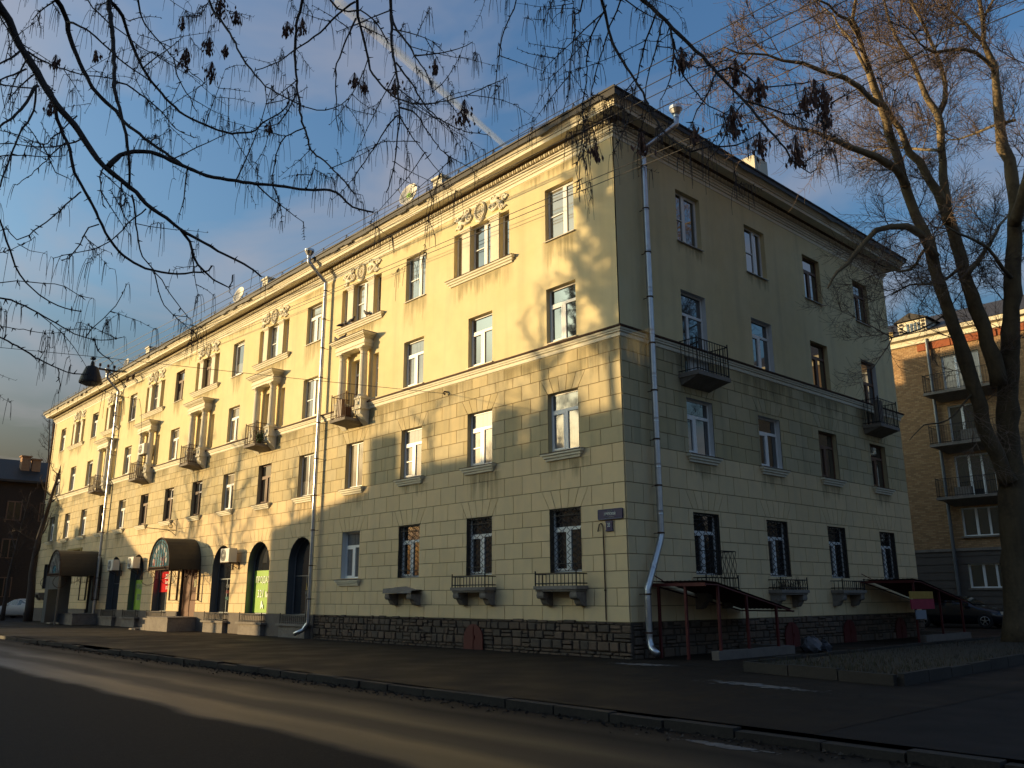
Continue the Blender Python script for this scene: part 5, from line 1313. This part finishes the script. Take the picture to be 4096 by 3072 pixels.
# ------------------------------------------------------------------ trees
M['bark'] = mat('maple_bark', (.055, .042, .036), .9, noise=(12, .5, (.035, .027, .024)), bump=(30, .7))
M['twig'] = mat('maple_twig', (.060, .042, .036), .85)
M['key'] = mat('dry_maple_key', (.11, .052, .036), .85)
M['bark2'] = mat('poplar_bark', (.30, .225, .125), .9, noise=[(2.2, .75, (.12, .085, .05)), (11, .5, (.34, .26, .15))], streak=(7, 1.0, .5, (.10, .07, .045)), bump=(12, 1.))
def shade_below(m_):      # old poplar bark darker low down; shaded foot and sunlit limbs painted in as well
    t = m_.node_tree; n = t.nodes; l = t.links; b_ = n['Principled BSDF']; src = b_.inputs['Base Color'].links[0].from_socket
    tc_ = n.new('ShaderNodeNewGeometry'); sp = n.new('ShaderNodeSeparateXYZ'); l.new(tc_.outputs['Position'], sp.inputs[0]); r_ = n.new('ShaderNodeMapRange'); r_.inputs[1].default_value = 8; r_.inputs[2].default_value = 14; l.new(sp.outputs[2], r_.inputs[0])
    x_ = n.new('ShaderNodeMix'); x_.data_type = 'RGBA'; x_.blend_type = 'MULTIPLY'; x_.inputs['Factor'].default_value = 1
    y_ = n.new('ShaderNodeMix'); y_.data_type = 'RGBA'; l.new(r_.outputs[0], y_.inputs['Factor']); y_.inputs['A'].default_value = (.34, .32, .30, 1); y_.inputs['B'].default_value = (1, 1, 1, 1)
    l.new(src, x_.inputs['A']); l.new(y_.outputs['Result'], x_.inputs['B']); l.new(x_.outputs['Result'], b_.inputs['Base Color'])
shade_below(M['bark2'])
M['twig2'] = mat('poplar_twig', (.15, .105, .078), .85)
def catmull(P, step):
    """smooth (x, ...) tuples, all columns"""
    out = []; n = len(P)
    for i in range(n-1):
        p0, p1, p2, p3 = P[max(i-1, 0)], P[i], P[i+1], P[min(i+2, n-1)]
        d = math.dist(p1[:3], p2[:3]); k = max(1, int(d/step))
        for j in range(k):
            t = j/k
            out.append(tuple(.5*((2*b_)+(-a+c)*t+(2*a-5*b_+4*c-d_)*t*t+(-a+3*b_-3*c+d_)*t**3) for a, b_, c, d_ in zip(p0, p1, p2, p3)))
    out.append(tuple(P[-1])); return out
def dep(px, py): return 7.3+1.0*math.sin(px*.0016+.5)+.8*math.cos(py*.0027+.3)
MT = thing('maple_tree', 'bare maple with bunches of dry keys on drooping branches overhead', 'tree')
# limbs traced as (zoom origin x, y, scale) + points; width in photo pixels at both ends
Z1, Z2, Z3, Z4, Z5 = (0, 0), (1024, 0), (2048, 0), (3072, 0), (0, 768)
def T(o, *pts): return [(o[0]+x_/2.16, o[1]+y/2.16) for x_, y in pts]
LIMBS = [
 ([(-260, -300), (-120, -120)]+T(Z1, (0,60),(70,180),(170,390),(320,620),(480,900),(640,1080),(760,1250),(900,1440),(1050,1560),(1180,1659))+T(Z5, (1260,100),(1440,230),(1560,320),(1700,400),(1940,540),(2110,620),(2260,730)), 38, 7, 0),
 (T(Z1, (930,1440),(1000,1370),(1100,1320),(1300,1310),(1480,1390),(1620,1450),(1850,1530),(2212,1590))+T(Z2, (140,1600),(430,1640),(640,1645),(740,1700),(830,1790),(1010,1830)), 22, 7, 0),
 ([(150, -320)]+T(Z1, (470,-60),(490,0),(560,130),(610,340),(720,610),(830,800),(1000,960),(1080,1060),(1300,1230),(1500,1370),(1600,1440)), 26, 9, .15),
 ([(420, -340)]+T(Z1, (935,-50),(960,200),(985,480),(990,760),(1030,930),(1090,1160),(1110,1330),(1130,1500),(1120,1620)), 20, 9, -.2),
 (T(Z1, (945,0),(1060,140),(1110,300),(1180,480),(1270,640),(1400,810),(1600,1000),(1830,1100),(2000,1150),(2212,1130))+T(Z2, (60,1060),(230,960),(290,860)), 15, 5, .2),
 (T(Z1, (350,690),(440,800),(480,950),(520,1100),(600,1290),(650,1500),(740,1659))+T(Z5, (830,170),(940,400),(1080,560),(1250,660),(1460,700),(1600,705),(1800,680),(1830,640)), 17, 6, .2),
 (T(Z1, (170,450),(0,550),(-160,600)), 9, 5, 0), (T(Z1, (230,600),(120,640),(0,695),(-150,760)), 8, 5, 0),
 (T(Z1, (310,740),(180,950),(0,1090),(-150,1200)), 13, 7, 0), (T(Z1, (310,740),(290,950),(170,1160),(100,1330),(0,1600),(-60,1750)), 9, 6, .1),
 (T(Z1, (580,190),(700,230),(830,320),(960,440),(1080,550),(1300,700),(1380,780)), 9, 5, -.15),
 (T(Z1, (240,450),(400,540),(550,600),(700,640),(980,680)), 8, 4, .1),
 (T(Z1, (990,715),(1090,730),(1260,850),(1400,970),(1520,1110),(1680,1190)), 8, 3, .1),
 ([(300, -260)]+T(Z1, (760,0),(830,90),(940,200),(1100,310),(1200,400),(1420,500)), 7, 3, -.1),
 ([(520, -340)]+T(Z1, (1200,0),(1220,150),(1300,270),(1420,410),(1500,500),(1620,600),(1780,730)), 9, 3, .2),
 (T(Z1, (1500,500),(1520,620),(1580,750),(1640,840),(1695,960)), 6, 3, 0),
 ([(760, -360)]+T(Z1, (1810,0),(1900,160),(1990,290),(2070,460),(2170,600),(2212,650))+T(Z2, (80,740),(290,860),(450,930),(600,950),(740,900),(820,820)), 11, 3, -.2),
 ([(1230, -380)]+T(Z2, (400,0),(360,150),(340,400),(340,600),(360,800),(400,1050),(450,1200),(470,1290),(620,1420),(740,1540),(850,1670)), 14, 5, .1),
 ([(1420, -370)]+T(Z2, (880,0),(880,150),(920,300),(970,500),(990,600),(1080,730),(1180,830),(1300,880),(1420,900),(1600,880),(1820,820),(2050,720),(2110,700)), 13, 3, .2),
 ([(1540, -360)]+T(Z2, (1160,0),(1170,200),(1170,400),(1210,620),(1230,850),(1240,1000),(1220,1200),(1200,1400),(1130,1659)), 15, 4, -.1),
 ([(1200, -250)]+T(Z2, (640,0),(800,100),(900,90),(1000,160),(1080,250),(1140,370)), 9, 5, 0),
 (T(Z2, (1170,130),(1220,260),(1330,400),(1370,480),(1450,600),(1500,700),(1530,830)), 11, 3, 0), (T(Z2, (1370,480),(1470,470),(1620,460),(1750,420),(1870,370)), 7, 3, 0),
 (T(Z2, (860,10),(700,130),(600,240),(450,350),(330,430),(200,530),(0,610)), 9, 4, 0),
 (T(Z2, (1240,930),(1350,960),(1430,1040),(1500,1170),(1600,1290),(1700,1400)), 8, 3, .05), (T(Z2, (1240,1000),(1330,1160),(1430,1280),(1540,1430),(1630,1540)), 6, 2.5, -.05),
 (T(Z2, (1240,990),(1150,1070),(1050,1230),(940,1390),(830,1560)), 7, 3, .1), (T(Z2, (1210,540),(1330,700),(1450,900),(1560,1010),(1700,1090),(1830,1140),(2000,1165)), 8, 3, .1),
 (T(Z2, (860,160),(790,330),(720,500),(690,600),(690,800),(690,1000),(710,1120)), 9, 3, -.1), (T(Z2, (360,800),(250,1000),(190,1070),(0,1100)), 6, 3, 0), (T(Z2, (430,1100),(260,1180),(185,1300),(150,1480),(140,1590)), 6, 4, .1),
 (T(Z5, (1140,20),(1170,200),(1195,420),(1230,560),(1330,680),(1370,850),(1420,980),(1500,1060),(1620,1080)), 8, 3, .1), (T(Z5, (1330,690),(1400,760),(1470,880),(1530,960),(1620,1080)), 5, 3, -.05),
 (T(Z5, (1560,320),(1640,430),(1670,560),(1760,680),(1850,760),(1980,820),(2010,720)), 13, 4, .05), (T(Z5, (850,280),(760,310),(690,450),(600,560),(530,590)), 6, 4, 0),
 (T(Z5, (1260,150),(1100,280),(960,420),(800,500),(600,540),(460,570)), 6, 3, .1), (T(Z5, (700,0),(560,120),(400,260),(250,370),(150,420),(50,300)), 6, 4, -.1),
 (T(Z5, (-120,120),(0,240),(80,500),(130,640),(230,780),(350,890),(500,980),(620,1020),(700,1030)), 9, 4, 0), (T(Z5, (-150,820),(0,910),(150,960),(320,1040),(480,1130),(640,1220),(800,1270),(940,1280),(1060,1255)), 9, 3, .1),
 (T(Z5, (740,1250),(800,1180),(900,1080),(1000,980),(1060,880),(1090,800)), 5, 2.5, 0), (T(Z5, (810,1270),(850,1370),(930,1440),(970,1480)), 6, 3, 0),
 (T(Z5, (-160,1180),(0,1250),(180,1350),(340,1450),(500,1520),(640,1570),(760,1575)), 9, 4, .1), (T(Z5, (500,1520),(520,1659),(500,1740)), 5, 3, 0), (T(Z5, (340,1450),(400,1330),(440,1350)), 3, 2, 0), (T(Z5, (-100,1140),(200,1190),(450,1220),(720,1160)), 4, 2, .1),
 (T(Z5, (-100,780),(150,770),(380,790),(560,820),(700,900),(800,915)), 5, 2.5, -.1), (T(Z5, (150,450),(260,510),(380,530)), 4, 2, 0), (T(Z5, (-100,540),(100,500),(260,420),(300,390)), 4, 2, 0),
 (T(Z1, (-60,1350),(150,1340),(420,1350),(560,1340)), 6, 3, 0), (T(Z1, (370,1240),(440,1400),(480,1490),(590,1540)), 6, 3, 0), (T(Z1, (580,1220),(460,1320),(330,1450),(150,1600)), 6, 3, .05), (T(Z1, (660,1000),(540,1120),(370,1250),(200,1180),(0,1120)), 6, 3, 0),
 # right hand system
 ([(2290, -330), (2440, -140)]+T(Z3, (1140,0),(1260,120),(1390,240),(1540,390),(1690,540),(1780,630),(1900,760),(2010,880),(2120,1010),(2212,1110))+T(Z4, (60,1180),(150,1290),(200,1370),(270,1440),(370,1490),(415,1462)), 21, 4, 0),
 ([(2300, -320)]+T(Z3, (770,0),(800,100),(835,260),(870,380),(990,580),(1090,740),(1160,870),(1250,1050),(1350,1180),(1500,1290),(1540,1310),(1700,1270),(1830,1270),(2030,1220),(2120,1160)), 14, 5, .1),
 ([(2250, -330)]+T(Z3, (610,0),(545,120),(540,280),(510,450),(500,650),(480,830),(440,980)), 8, 3, -.1), (T(Z3, (820,40),(740,200),(680,320),(650,480),(640,700),(610,900),(620,1040),(600,1250),(560,1450),(600,1650)), 8, 3, .1),
 ([(2480, -200)]+T(Z3, (940,0),(850,220),(800,380),(730,600),(690,780),(680,880),(640,1040)), 8, 3, .1), (T(Z3, (1250,130),(1180,280),(1120,500),(1070,760),(1030,950),(940,1180),(870,1330)), 8, 3, .1), (T(Z3, (1300,180),(1250,400),(1190,600),(1150,830),(1120,1050)), 7, 3, -.1),
 ([(2420, -160)]+T(Z3, (980,0),(1080,70),(1200,140),(1300,180)), 7, 4, 0), (T(Z3, (1360,230),(1400,450),(1380,600),(1350,740),(1290,860)), 9, 3, 0), (T(Z3, (1400,470),(1480,650),(1560,760),(1640,860),(1760,950),(1900,1000),(2060,1000)), 8, 3, .1),
 (T(Z3, (1760,640),(1680,830),(1600,950),(1540,1100)), 7, 4, 0), (T(Z3, (2000,890),(1920,1000),(1850,1150),(1760,1310),(1690,1390)), 7, 3, 0), (T(Z3, (1780,620),(1880,580),(2000,630),(2100,720),(2212,750))+T(Z4, (100,740),(350,710)), 9, 5, 0),
 (T(Z3, (2010,870),(2212,930))+T(Z4, (150,985),(330,970),(450,930),(600,860),(700,790)), 8, 3, 0), (T(Z3, (1360,230),(1340,310),(1270,360),(1190,350)), 5, 3, 0), (T(Z3, (1400,330),(1410,430),(1500,530),(1600,590),(1700,560),(1870,520)), 6, 4, 0), (T(Z3, (540,250),(600,290),(680,310),(770,305)), 4, 2, 0),
 ([(2150, -330)]+T(Z3, (460,0),(380,130),(320,220)), 5, 2, 0), ([(2040, -320)]+T(Z2, (2260,-40),(2190,140),(2150,260),(2110,400),(2090,560),(2070,740),(2050,900)), 6, 3, 0), (T(Z4, (400,850),(450,1000),(500,1090)), 6, 3, 0),
]
def keyclusters(): return T(Z1, (1580,230),(2040,180),(1810,420),(1950,470),(1830,640),(1610,520),(830,520),(480,560),(440,960),(1900,80))+T(Z2, (270,280),(400,250),(1200,780),(940,790),(850,720),(1550,600),(1800,980),(120,1130))+T(Z3, (1930,630),(2050,800),(2130,780),(1900,1040),(1120,1250),(1570,1170),(720,1330),(2140,1250),(1460,520))+T(Z4, (320,870),(400,800),(480,840),(240,1300),(490,1000))
SC = [(-900, 250), (-620, -60), (-260, -300), (150, -340), (420, -360), (760, -380), (1230, -400), (1540, -380), (1900, -360), (2290, -350), (2600, -340)]
scw = catmull([tuple(at(px, py, dep(px, py)))+(55-40*i/10,) for i, (px, py) in enumerate(SC)], .3)
base = Vector(scw[0][:3])
b = MB(); b.tube([(base.x-.5, base.y-.5, -.15), (base.x-.45, base.y-.45, .3), (base.x-.35, base.y-.3, base.z*.5), (base.x-.1, base.y-.1, base.z-.4), tuple(base)], [.27, .21, .18, .15, .13], 12); b.tube([(base.x-.35, base.y-.3, base.z*.5), (base.x-1.2, base.y-.6, base.z*.9), (base.x-1.8, base.y-.3, base.z*1.6)], [.14, .11, .04], 8); b.build('trunk', M['bark'], MT, True)
MB().tube([q[:3] for q in scw], [q[3]*dep(*SC[min(i*len(SC)//len(scw), 10)])/FPX for i, q in enumerate(scw)], 9).build('limb', M['bark'], MT, True)
tw = MB()
def droop(p_, d, n, ln, r_):
    for _ in range(n):
        a = Vector((rnd.gauss(0, 1), rnd.gauss(0, 1), rnd.gauss(.2, .6))).normalized(); a = (a+d*.4).normalized()
        l_ = ln*rnd.uniform(.6, 1.25); o = a*l_*rnd.uniform(.12, .3)
        tw.tube([p_, p_+o*.7, p_+o+Vector((0,0,-l_*.25)), p_+o*1.25+Vector((0,0,-l_*.62)), p_+o*(1.2+.3*rnd.random())+Vector((0,0,-l_))], [r_, r_*.9, r_*.8, r_*.7, r_*.5], 3, caps=False)
def sidetwig(p_, d, ln, r_, lvl=0):
    a = Vector((rnd.gauss(0, 1), rnd.gauss(0, 1), rnd.gauss(-.3, .7))); a = (a-a.dot(d)*d).normalized(); a = (a+d*rnd.uniform(.1, .9)).normalized()
    cv = Vector((rnd.gauss(0, .3), rnd.gauss(0, .3), rnd.uniform(-.5, .35))); pts = []; q = Vector(p_); k = 6
    for i in range(k+1): pts.append(q.copy()); q = q+a*(ln/k); a = (a+cv*.16+Vector((rnd.gauss(0, .06), rnd.gauss(0, .06), rnd.gauss(0, .06)))).normalized()
    tw.tube(pts, [r_*(1-.6*i/k) for i in range(k+1)], 4)
    for i in range(1, k+1):
        e_ = pts[i]; dd = (pts[i]-pts[i-1]).normalized()
        for _ in range(2):
            n2 = dd.orthogonal().normalized(); n2.rotate(Matrix.Rotation(rnd.uniform(0, 6.28), 3, dd)); tw.tube([e_, e_+(n2+dd*.5)*rnd.uniform(.012, .03)], [r_*.8, r_*.25], 3, caps=False)
        if rnd.random() < .38: droop(e_, dd, rnd.randint(1, 5), rnd.uniform(.05, .26), .0026)
        if lvl < 1 and rnd.random() < .35: sidetwig(e_, dd, ln*rnd.uniform(.3, .55), r_*.65, lvl+1)
for pts, w0, w1, bow in LIMBS:
    n = len(pts); P = []
    for i, (px, py) in enumerate(pts):
        s = i/(n-1); d = dep(px, py)+bow*2.2*math.sin(math.pi*s) if bow else dep(px, py)
        P.append(tuple(at(px, py, d))+((w0+(w1-w0)*s**.8)*.50*d*ray(px, py).dot(fw)/FPX,))
    C = catmull(P, .06)
    b = MB(); b.tube([Vector(q[:3])+Vector((rnd.gauss(0, .003), rnd.gauss(0, .003), rnd.gauss(0, .003))) for q in C], [q[3]*rnd.uniform(.92, 1.10) for q in C], 8 if w0 > 12 else 6)
    b.build('limb', M['bark'], MT, True)
    i = rnd.randint(1, 3); d = Vector((0, 0, -1))
    while i < len(C)-1:
        p_ = Vector(C[i][:3]); d = (Vector(C[i+1][:3])-Vector(C[i-1][:3])).normalized(); r_ = C[i][3]; q = rnd.random()
        for _ in range(2):
            n2 = d.orthogonal().normalized(); n2.rotate(Matrix.Rotation(rnd.uniform(0, 6.28), 3, d)); tw.tube([p_+n2*r_*.6, p_+n2*(r_+rnd.uniform(.015, .04))+d*.012], [.006, .002], 3, caps=False)
        if q < .27: droop(p_, d, rnd.randint(1, 6), rnd.uniform(.05, .30), .0026)
        elif q < .46: sidetwig(p_, d, rnd.uniform(.25, .85), min(.008, max(.004, r_*.5)))
        i += rnd.randint(1, 3)
    droop(Vector(C[-1][:3]), d, 3, .2, .002)
tw.build('twigs', M['twig'], MT, kind='stuff')
for i, (px, py) in enumerate(keyclusters()):
    d = dep(px, py); c = at(px, py-30, d); b = MB(); k = rnd.randint(55, 90); sz = rnd.uniform(.5, 1.1)*(.6 if i in (6, 7, 8, 13, 14, 15, 17) else 1)
    for _ in range(int(k*sz)):
        a = rnd.uniform(0, 6.28); rr = .045*sz*abs(rnd.gauss(0, 1)); z_ = -rnd.uniform(0, .15)*sz; p_ = c+Vector((rr*math.cos(a), rr*math.sin(a), z_)); l_ = rnd.uniform(.04, .062); u = Vector((math.cos(a*1.7), math.sin(a*1.7), 0))*.011; f = Vector((rnd.uniform(-.014, .014), rnd.uniform(-.014, .014), -l_))
        th = Vector((-u.y, u.x, 0)).normalized()*.0015
        b.add([p_, p_+f*.4+u, p_+f, p_+f*.5-u, p_+f*.5+th], [(0,1,4),(1,2,4),(2,3,4),(3,0,4),(0,3,2,1)]); b.tube([p_, c+Vector((0,0,.06*sz))], .001, 3, caps=False)
    b.build('key_cluster', M['key'], MT)

# ---- bare poplar at the right with its limbs traced, crown grown from them
def grow(mb_, p_, d, ln, r_, lvl, maxl, upw, sides=3):
    k = 5 if lvl < maxl else 3; pts = []; q = Vector(p_); a = d.normalized()
    for i in range(k+1):
        pts.append(q.copy()); q = q+a*(ln/k); a = (a+Vector((rnd.gauss(0, .11), rnd.gauss(0, .11), rnd.gauss(0, .08)+upw))).normalized()
    mb_.tube(pts, [max(.0035, r_*(1-.75*i/k)) for i in range(k+1)], sides if lvl else 4, caps=False)
    if lvl >= maxl: return
    for i in range(1, k+1):
        for _ in range(2 if lvl else 3):
            dd = (pts[i]-pts[i-1]).normalized(); n2 = dd.orthogonal().normalized(); n2.rotate(Matrix.Rotation(rnd.uniform(0, 6.28), 3, dd))
            grow(mb_, pts[i], dd*.75+n2*rnd.uniform(.5, 1.1), ln*rnd.uniform(.28, .55), r_*.5, lvl+1, maxl, upw*1.3, sides)
def lerpl(a, s): x_ = s*(len(a)-1); i = min(int(x_), len(a)-2); return a[i]+(a[i+1]-a[i])*(x_-i)
def traced(px_pts, d0, d1, w0, w1):
    n = len(px_pts); P = []
    for i, (px, py) in enumerate(px_pts): s = i/(n-1); d = d0+(d1-d0)*s; P.append(tuple(at(px, py, d))+((lerpl(w0, s) if isinstance(w0, list) else w0+(w1-w0)*s)*.5*d*ray(px, py).dot(fw)/FPX,))
    return catmull(P, .35)
Z6 = (3072, 768)
bp_ = on_z(4066, 2580, .1); D0 = (bp_-CAM).length
PT = thing('poplar_tree', 'big bare forked tree at the right, dark below and golden in the sun above', 'tree', (bp_.x, bp_.y, 0))
TRUNK = [(4072, 2600), (4068, 2500), (4062, 2300), (4046, 1930), (4030, 1702), (4036, 1431)]
PL_ = [
 (TRUNK+[(4050, 1138), (4058, 953), (4056, 768), (4036, 640), (4000, 540), (3993, 417), (3985, 324), (3961, 222), (3938, 171), (3930, 69), (3924, 0), (3915, -150), (3900, -330)], D0, D0+1.5, [128, 104, 96, 88, 80, 70, 60, 54, 48, 44, 38, 33, 28, 24, 20, 17, 14, 10, 6], 0),
 ([(4036, 1930), (3985, 1815), (3946, 1740), (3903, 1566), (3858, 1431), (3812, 1295), (3776, 1190), (3743, 1092), (3720, 976), (3660, 860), (3630, 768), (3608, 694), (3576, 583), (3549, 481), (3516, 407), (3479, 296), (3451, 208), (3428, 120), (3412, 80), (3419, 0), (3425, -150), (3420, -300)], D0, D0-2.2, [60, 60, 58, 56, 53, 50, 47, 45, 42, 40, 37, 36, 33, 30, 27, 22, 18, 15, 12, 9, 6], 0),
 ([(4000, 1540), (3952, 1370), (3905, 1231), (3859, 1092), (3831, 976), (3790, 861), (3755, 775), (3718, 718), (3674, 648), (3623, 565), (3572, 481), (3530, 400), (3490, 380)], D0, D0-1., [62, 56, 52, 48, 45, 41, 37, 33, 30, 26, 20, 14, 8], 0),
 ([(3800, 890), (3780, 768), (3771, 648), (3762, 509), (3753, 454), (3711, 389), (3674, 324), (3651, 250), (3614, 199), (3581, 148), (3550, 60), (3525, -60)], D0-.6, D0+1.4, 38, 7),
 ([(3755, 460), (3776, 407), (3785, 343), (3766, 278), (3739, 199), (3697, 111), (3640, 0), (3610, -120)], D0+.3, D0+1.5, 24, 7),
 ([(3735, 1030), (3688, 939), (3628, 907), (3558, 907), (3503, 921), (3456, 967), (3415, 1023), (3396, 1055), (3350, 1087), (3327, 1115), (3313, 1152)], D0-1, D0-4.5, 34, 6),
 ([(3625, 745), (3581, 676), (3512, 630), (3442, 602), (3350, 569), (3303, 551), (3266, 523), (3165, 509), (3100, 468)], D0-1.4, D0-5, 36, 7),
 ([(3520, 420), (3479, 394), (3442, 347), (3373, 310), (3294, 287), (3211, 255), (3132, 241), (3072, 218), (2955, 213), (2900, 190)], D0-1.8, D0-5.5, 26, 5),
 ([(3440, 165), (3391, 79), (3350, 60), (3313, 18), (3257, -10), (3200, -60)], D0-2, D0-4, 15, 6), ([(3470, 290), (3425, 215), (3400, 150), (3359, 111), (3330, 60), (3290, 30)], D0-2, D0-1, 15, 5),
 ([(3985, 300), (3905, 208), (3813, 199), (3740, 205), (3680, 170), (3640, 120)], D0+1, D0-2, 17, 5), ([(4063, 481), (3975, 500), (3905, 532), (3836, 555), (3790, 560)], D0+.8, D0+2.5, 14, 5), ([(4040, 1110), (3975, 1027), (3905, 962), (3836, 935), (3770, 900)], D0, D0-3, 18, 6),
 ([(3938, 171), (3860, 100), (3800, 40), (3770, -60)], D0+1.5, D0+2.5, 14, 5), ([(4060, 900), (4100, 760), (4130, 600), (4150, 400), (4160, 150), (4150, -100)], D0+.2, D0-2, 48, 10), ([(3765, 600), (3690, 600), (3600, 590), (3500, 600), (3440, 640)], D0-.4, D0+3, 13, 5), ([(3870, 1100), (3960, 980), (4000, 900), (4030, 860)], D0-.5, D0+3, 18, 8),
 ([(3930, 69), (3990, -20), (4040, -120)], D0+1.4, D0+.5, 12, 5), ([(3800, 1240), (3700, 1310), (3600, 1340), (3520, 1370)], D0-.3, D0-3, 8, 3), ([(3700, 1000), (3640, 1080), (3570, 1080), (3500, 1060)], D0-1, D0+1.5, 12, 4), ([(3900, 1560), (3790, 1680), (3700, 1700), (3640, 1760)], D0-.3, D0-3.5, 8, 3), ([(3850, 1060), (3760, 1130), (3640, 1140), (3570, 1180)], D0-.6, D0+2, 13, 4),
]
cr = MB()
ORG = Vector((bp_.x, bp_.y, 0))
for i, (px_, d0, d1, w0, w1) in enumerate(PL_):
    C = traced(px_, d0, d1, w0, w1); b = MB(); b.tube([Vector(q[:3])-ORG+Vector((rnd.gauss(0, .02), rnd.gauss(0, .02), 0)) for q in C], [q[3]*rnd.uniform(.93, 1.10)*(1.16 if rnd.random() < .06 else 1) for q in C], 12 if isinstance(w0, list) else 8)
    if i == 0: b.v = [tuple(Vector(v)) for v in b.v]
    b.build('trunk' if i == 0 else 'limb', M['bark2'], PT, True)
    L_ = len(C)
    for j in range(2, L_):
        r_ = C[j][3]; p_ = Vector(C[j][:3])
        if p_.z < 6.5 or r_ > .26: continue
        if p_.z < 13 and rnd.random() < (.55 if i == 5 else .25): continue
        if rnd.random() < .22: continue
        d = (p_-Vector(C[j-1][:3])).normalized(); s = j/L_
        for _ in range(2 if r_ < .07 else 1):
            n2 = d.orthogonal().normalized(); n2.rotate(Matrix.Rotation(rnd.uniform(0, 6.28), 3, d))
            ln = rnd.uniform(.9, 2.1)*(.75 if s > .8 else 1)
            grow(cr, p_-ORG, d*.55+n2*rnd.uniform(.5, 1.0)+Vector((0, 0, .15 if p_.z > 12 else -.1)), ln, .018, 0, 2, .07 if p_.z > 12 else .05)
cr.build('crown', M['twig2'], PT, kind='stuff')

# ---- plainer bare trees: the street's far end, and across the street where they dapple the front
def bare_tree(name, label, loc, h, r_, lean, spread, nb, lvl, matb, matt, group=None, low=.3, tdens=1.0):
    t = thing(name, label, 'tree', loc, 0, group); b = MB(); k = 10; pts = []; q = Vector((0, 0, -.1)); a = Vector((lean[0], lean[1], 1)).normalized()
    for i in range(k+1): pts.append(q.copy()); q = q+a*(h/k); a = (a+Vector((rnd.gauss(0, .05), rnd.gauss(0, .05), .05))).normalized()
    b.tube(pts, [r_*(1-.88*i/k)+.012 for i in range(k+1)], 9); b.build('trunk', M[matb], t, True); c = MB(); lb = MB()
    for i in range(nb):
        s = low+(1-low)*(i+rnd.random())/nb; j = min(k-1, int(s*k)); p_ = pts[j].lerp(pts[j+1], s*k-j); az = i*2.4+rnd.uniform(-.5, .5); ln = spread*(1.15-s)*rnd.uniform(.8, 1.25)+.5; d = Vector((math.cos(az), math.sin(az), rnd.uniform(.5, 1.1)))
        P = []; q = p_.copy(); a = d.normalized(); kk = 7
        for m_ in range(kk+1): P.append(q.copy()); q = q+a*(ln/kk); a = (a+Vector((rnd.gauss(0, .12), rnd.gauss(0, .12), .10))).normalized()
        rr = r_*.38*(1.1-s); lb.tube(P, [rr*(1-.8*m_/kk)+.008 for m_ in range(kk+1)], 5, caps=False)
        for m_ in range(1, kk+1):
            for _ in range(2 if tdens > .5 else 1):
                n2 = Vector((rnd.gauss(0, 1), rnd.gauss(0, 1), rnd.gauss(.4, .6))).normalized(); grow(c, P[m_], (P[m_]-P[m_-1]).normalized()*.6+n2*.8, ln*rnd.uniform(.18, .35), .012, 0, lvl, .06)
    lb.build('limbs', M[matb], t, True); c.build('crown', M[matt], t, kind='stuff'); return t
for i, (x_, y, h_, le, sp, nb) in enumerate(((-18.6, -16.6, 12.8, (-.12, .02), 3.2, 17), (-15.7, -16.4, 17.5, (.0, .0), 2.8, 40), (-24.6, -16.8, 11.2, (.02, 0), 2.2, 11), (-39.5, -16.7, 12.2, (0, 0), 3.6, 16), (-44.5, -16.5, 12.5, (.03, 0), 3.8, 17), (-33.5, -16.8, 9.6, (.02, 0), 2.8, 12), (-68, -17, 12.5, (0, 0), 3.0, 13))):
    bare_tree('street_tree', ('leaning bare tree across the road, opposite the corner', 'tall dense bare tree across the road, opposite the corner', 'small bare tree across the road, opposite the near arch', 'bare tree across the road, opposite the gap between the houses', 'widest bare tree across the road at the gap between the houses', 'lowest bare tree across the road, opposite the brown door', 'bare tree across the road, opposite the far end of the front')[i], (x_, y, 0), h_, .17, le, sp, nb, 2 if i == 1 else 1, 'bark', 'twig', 'bare street trees across the road', .60 if i == 1 else .36, 1.)
q = on_z(112, 2470, 0); dq = (q-CAM); dq.z = 0; q = CAM+dq.normalized()*66; q.z = 0
bare_tree('street_tree', 'dark bare tree beside the far end of the long front', q, 11, .28, (.02, .0), 2.2, 12, 1, 'bark', 'twig', None, .35, .4)
dq = ray(20, 2400); dq.z = 0; q = CAM+dq.normalized()*70; q.z = 0
bare_tree('street_tree', 'slender bare tree in front of the brown house at the left edge', q, 9, .14, (0, 0), 2.0, 12, 1, 'bark', 'twig', None, .3, .4)
for nm, px, d, h_, lb in (('thin_tree', 110, 100, 20, 'thin bare tree showing above the left end of the brown house roof'), ('thin_tree', 160, 104, 21, 'thin bare tree rising beside the far eave of the long front')):
    dq = ray(px, 2400); dq.z = 0; q = CAM+dq.normalized()*d; q.z = 0
    bare_tree(nm, lb, q, h_, .2, (0, 0), 3.0, 16, 1, 'bark', 'twig', None, .5, .4)
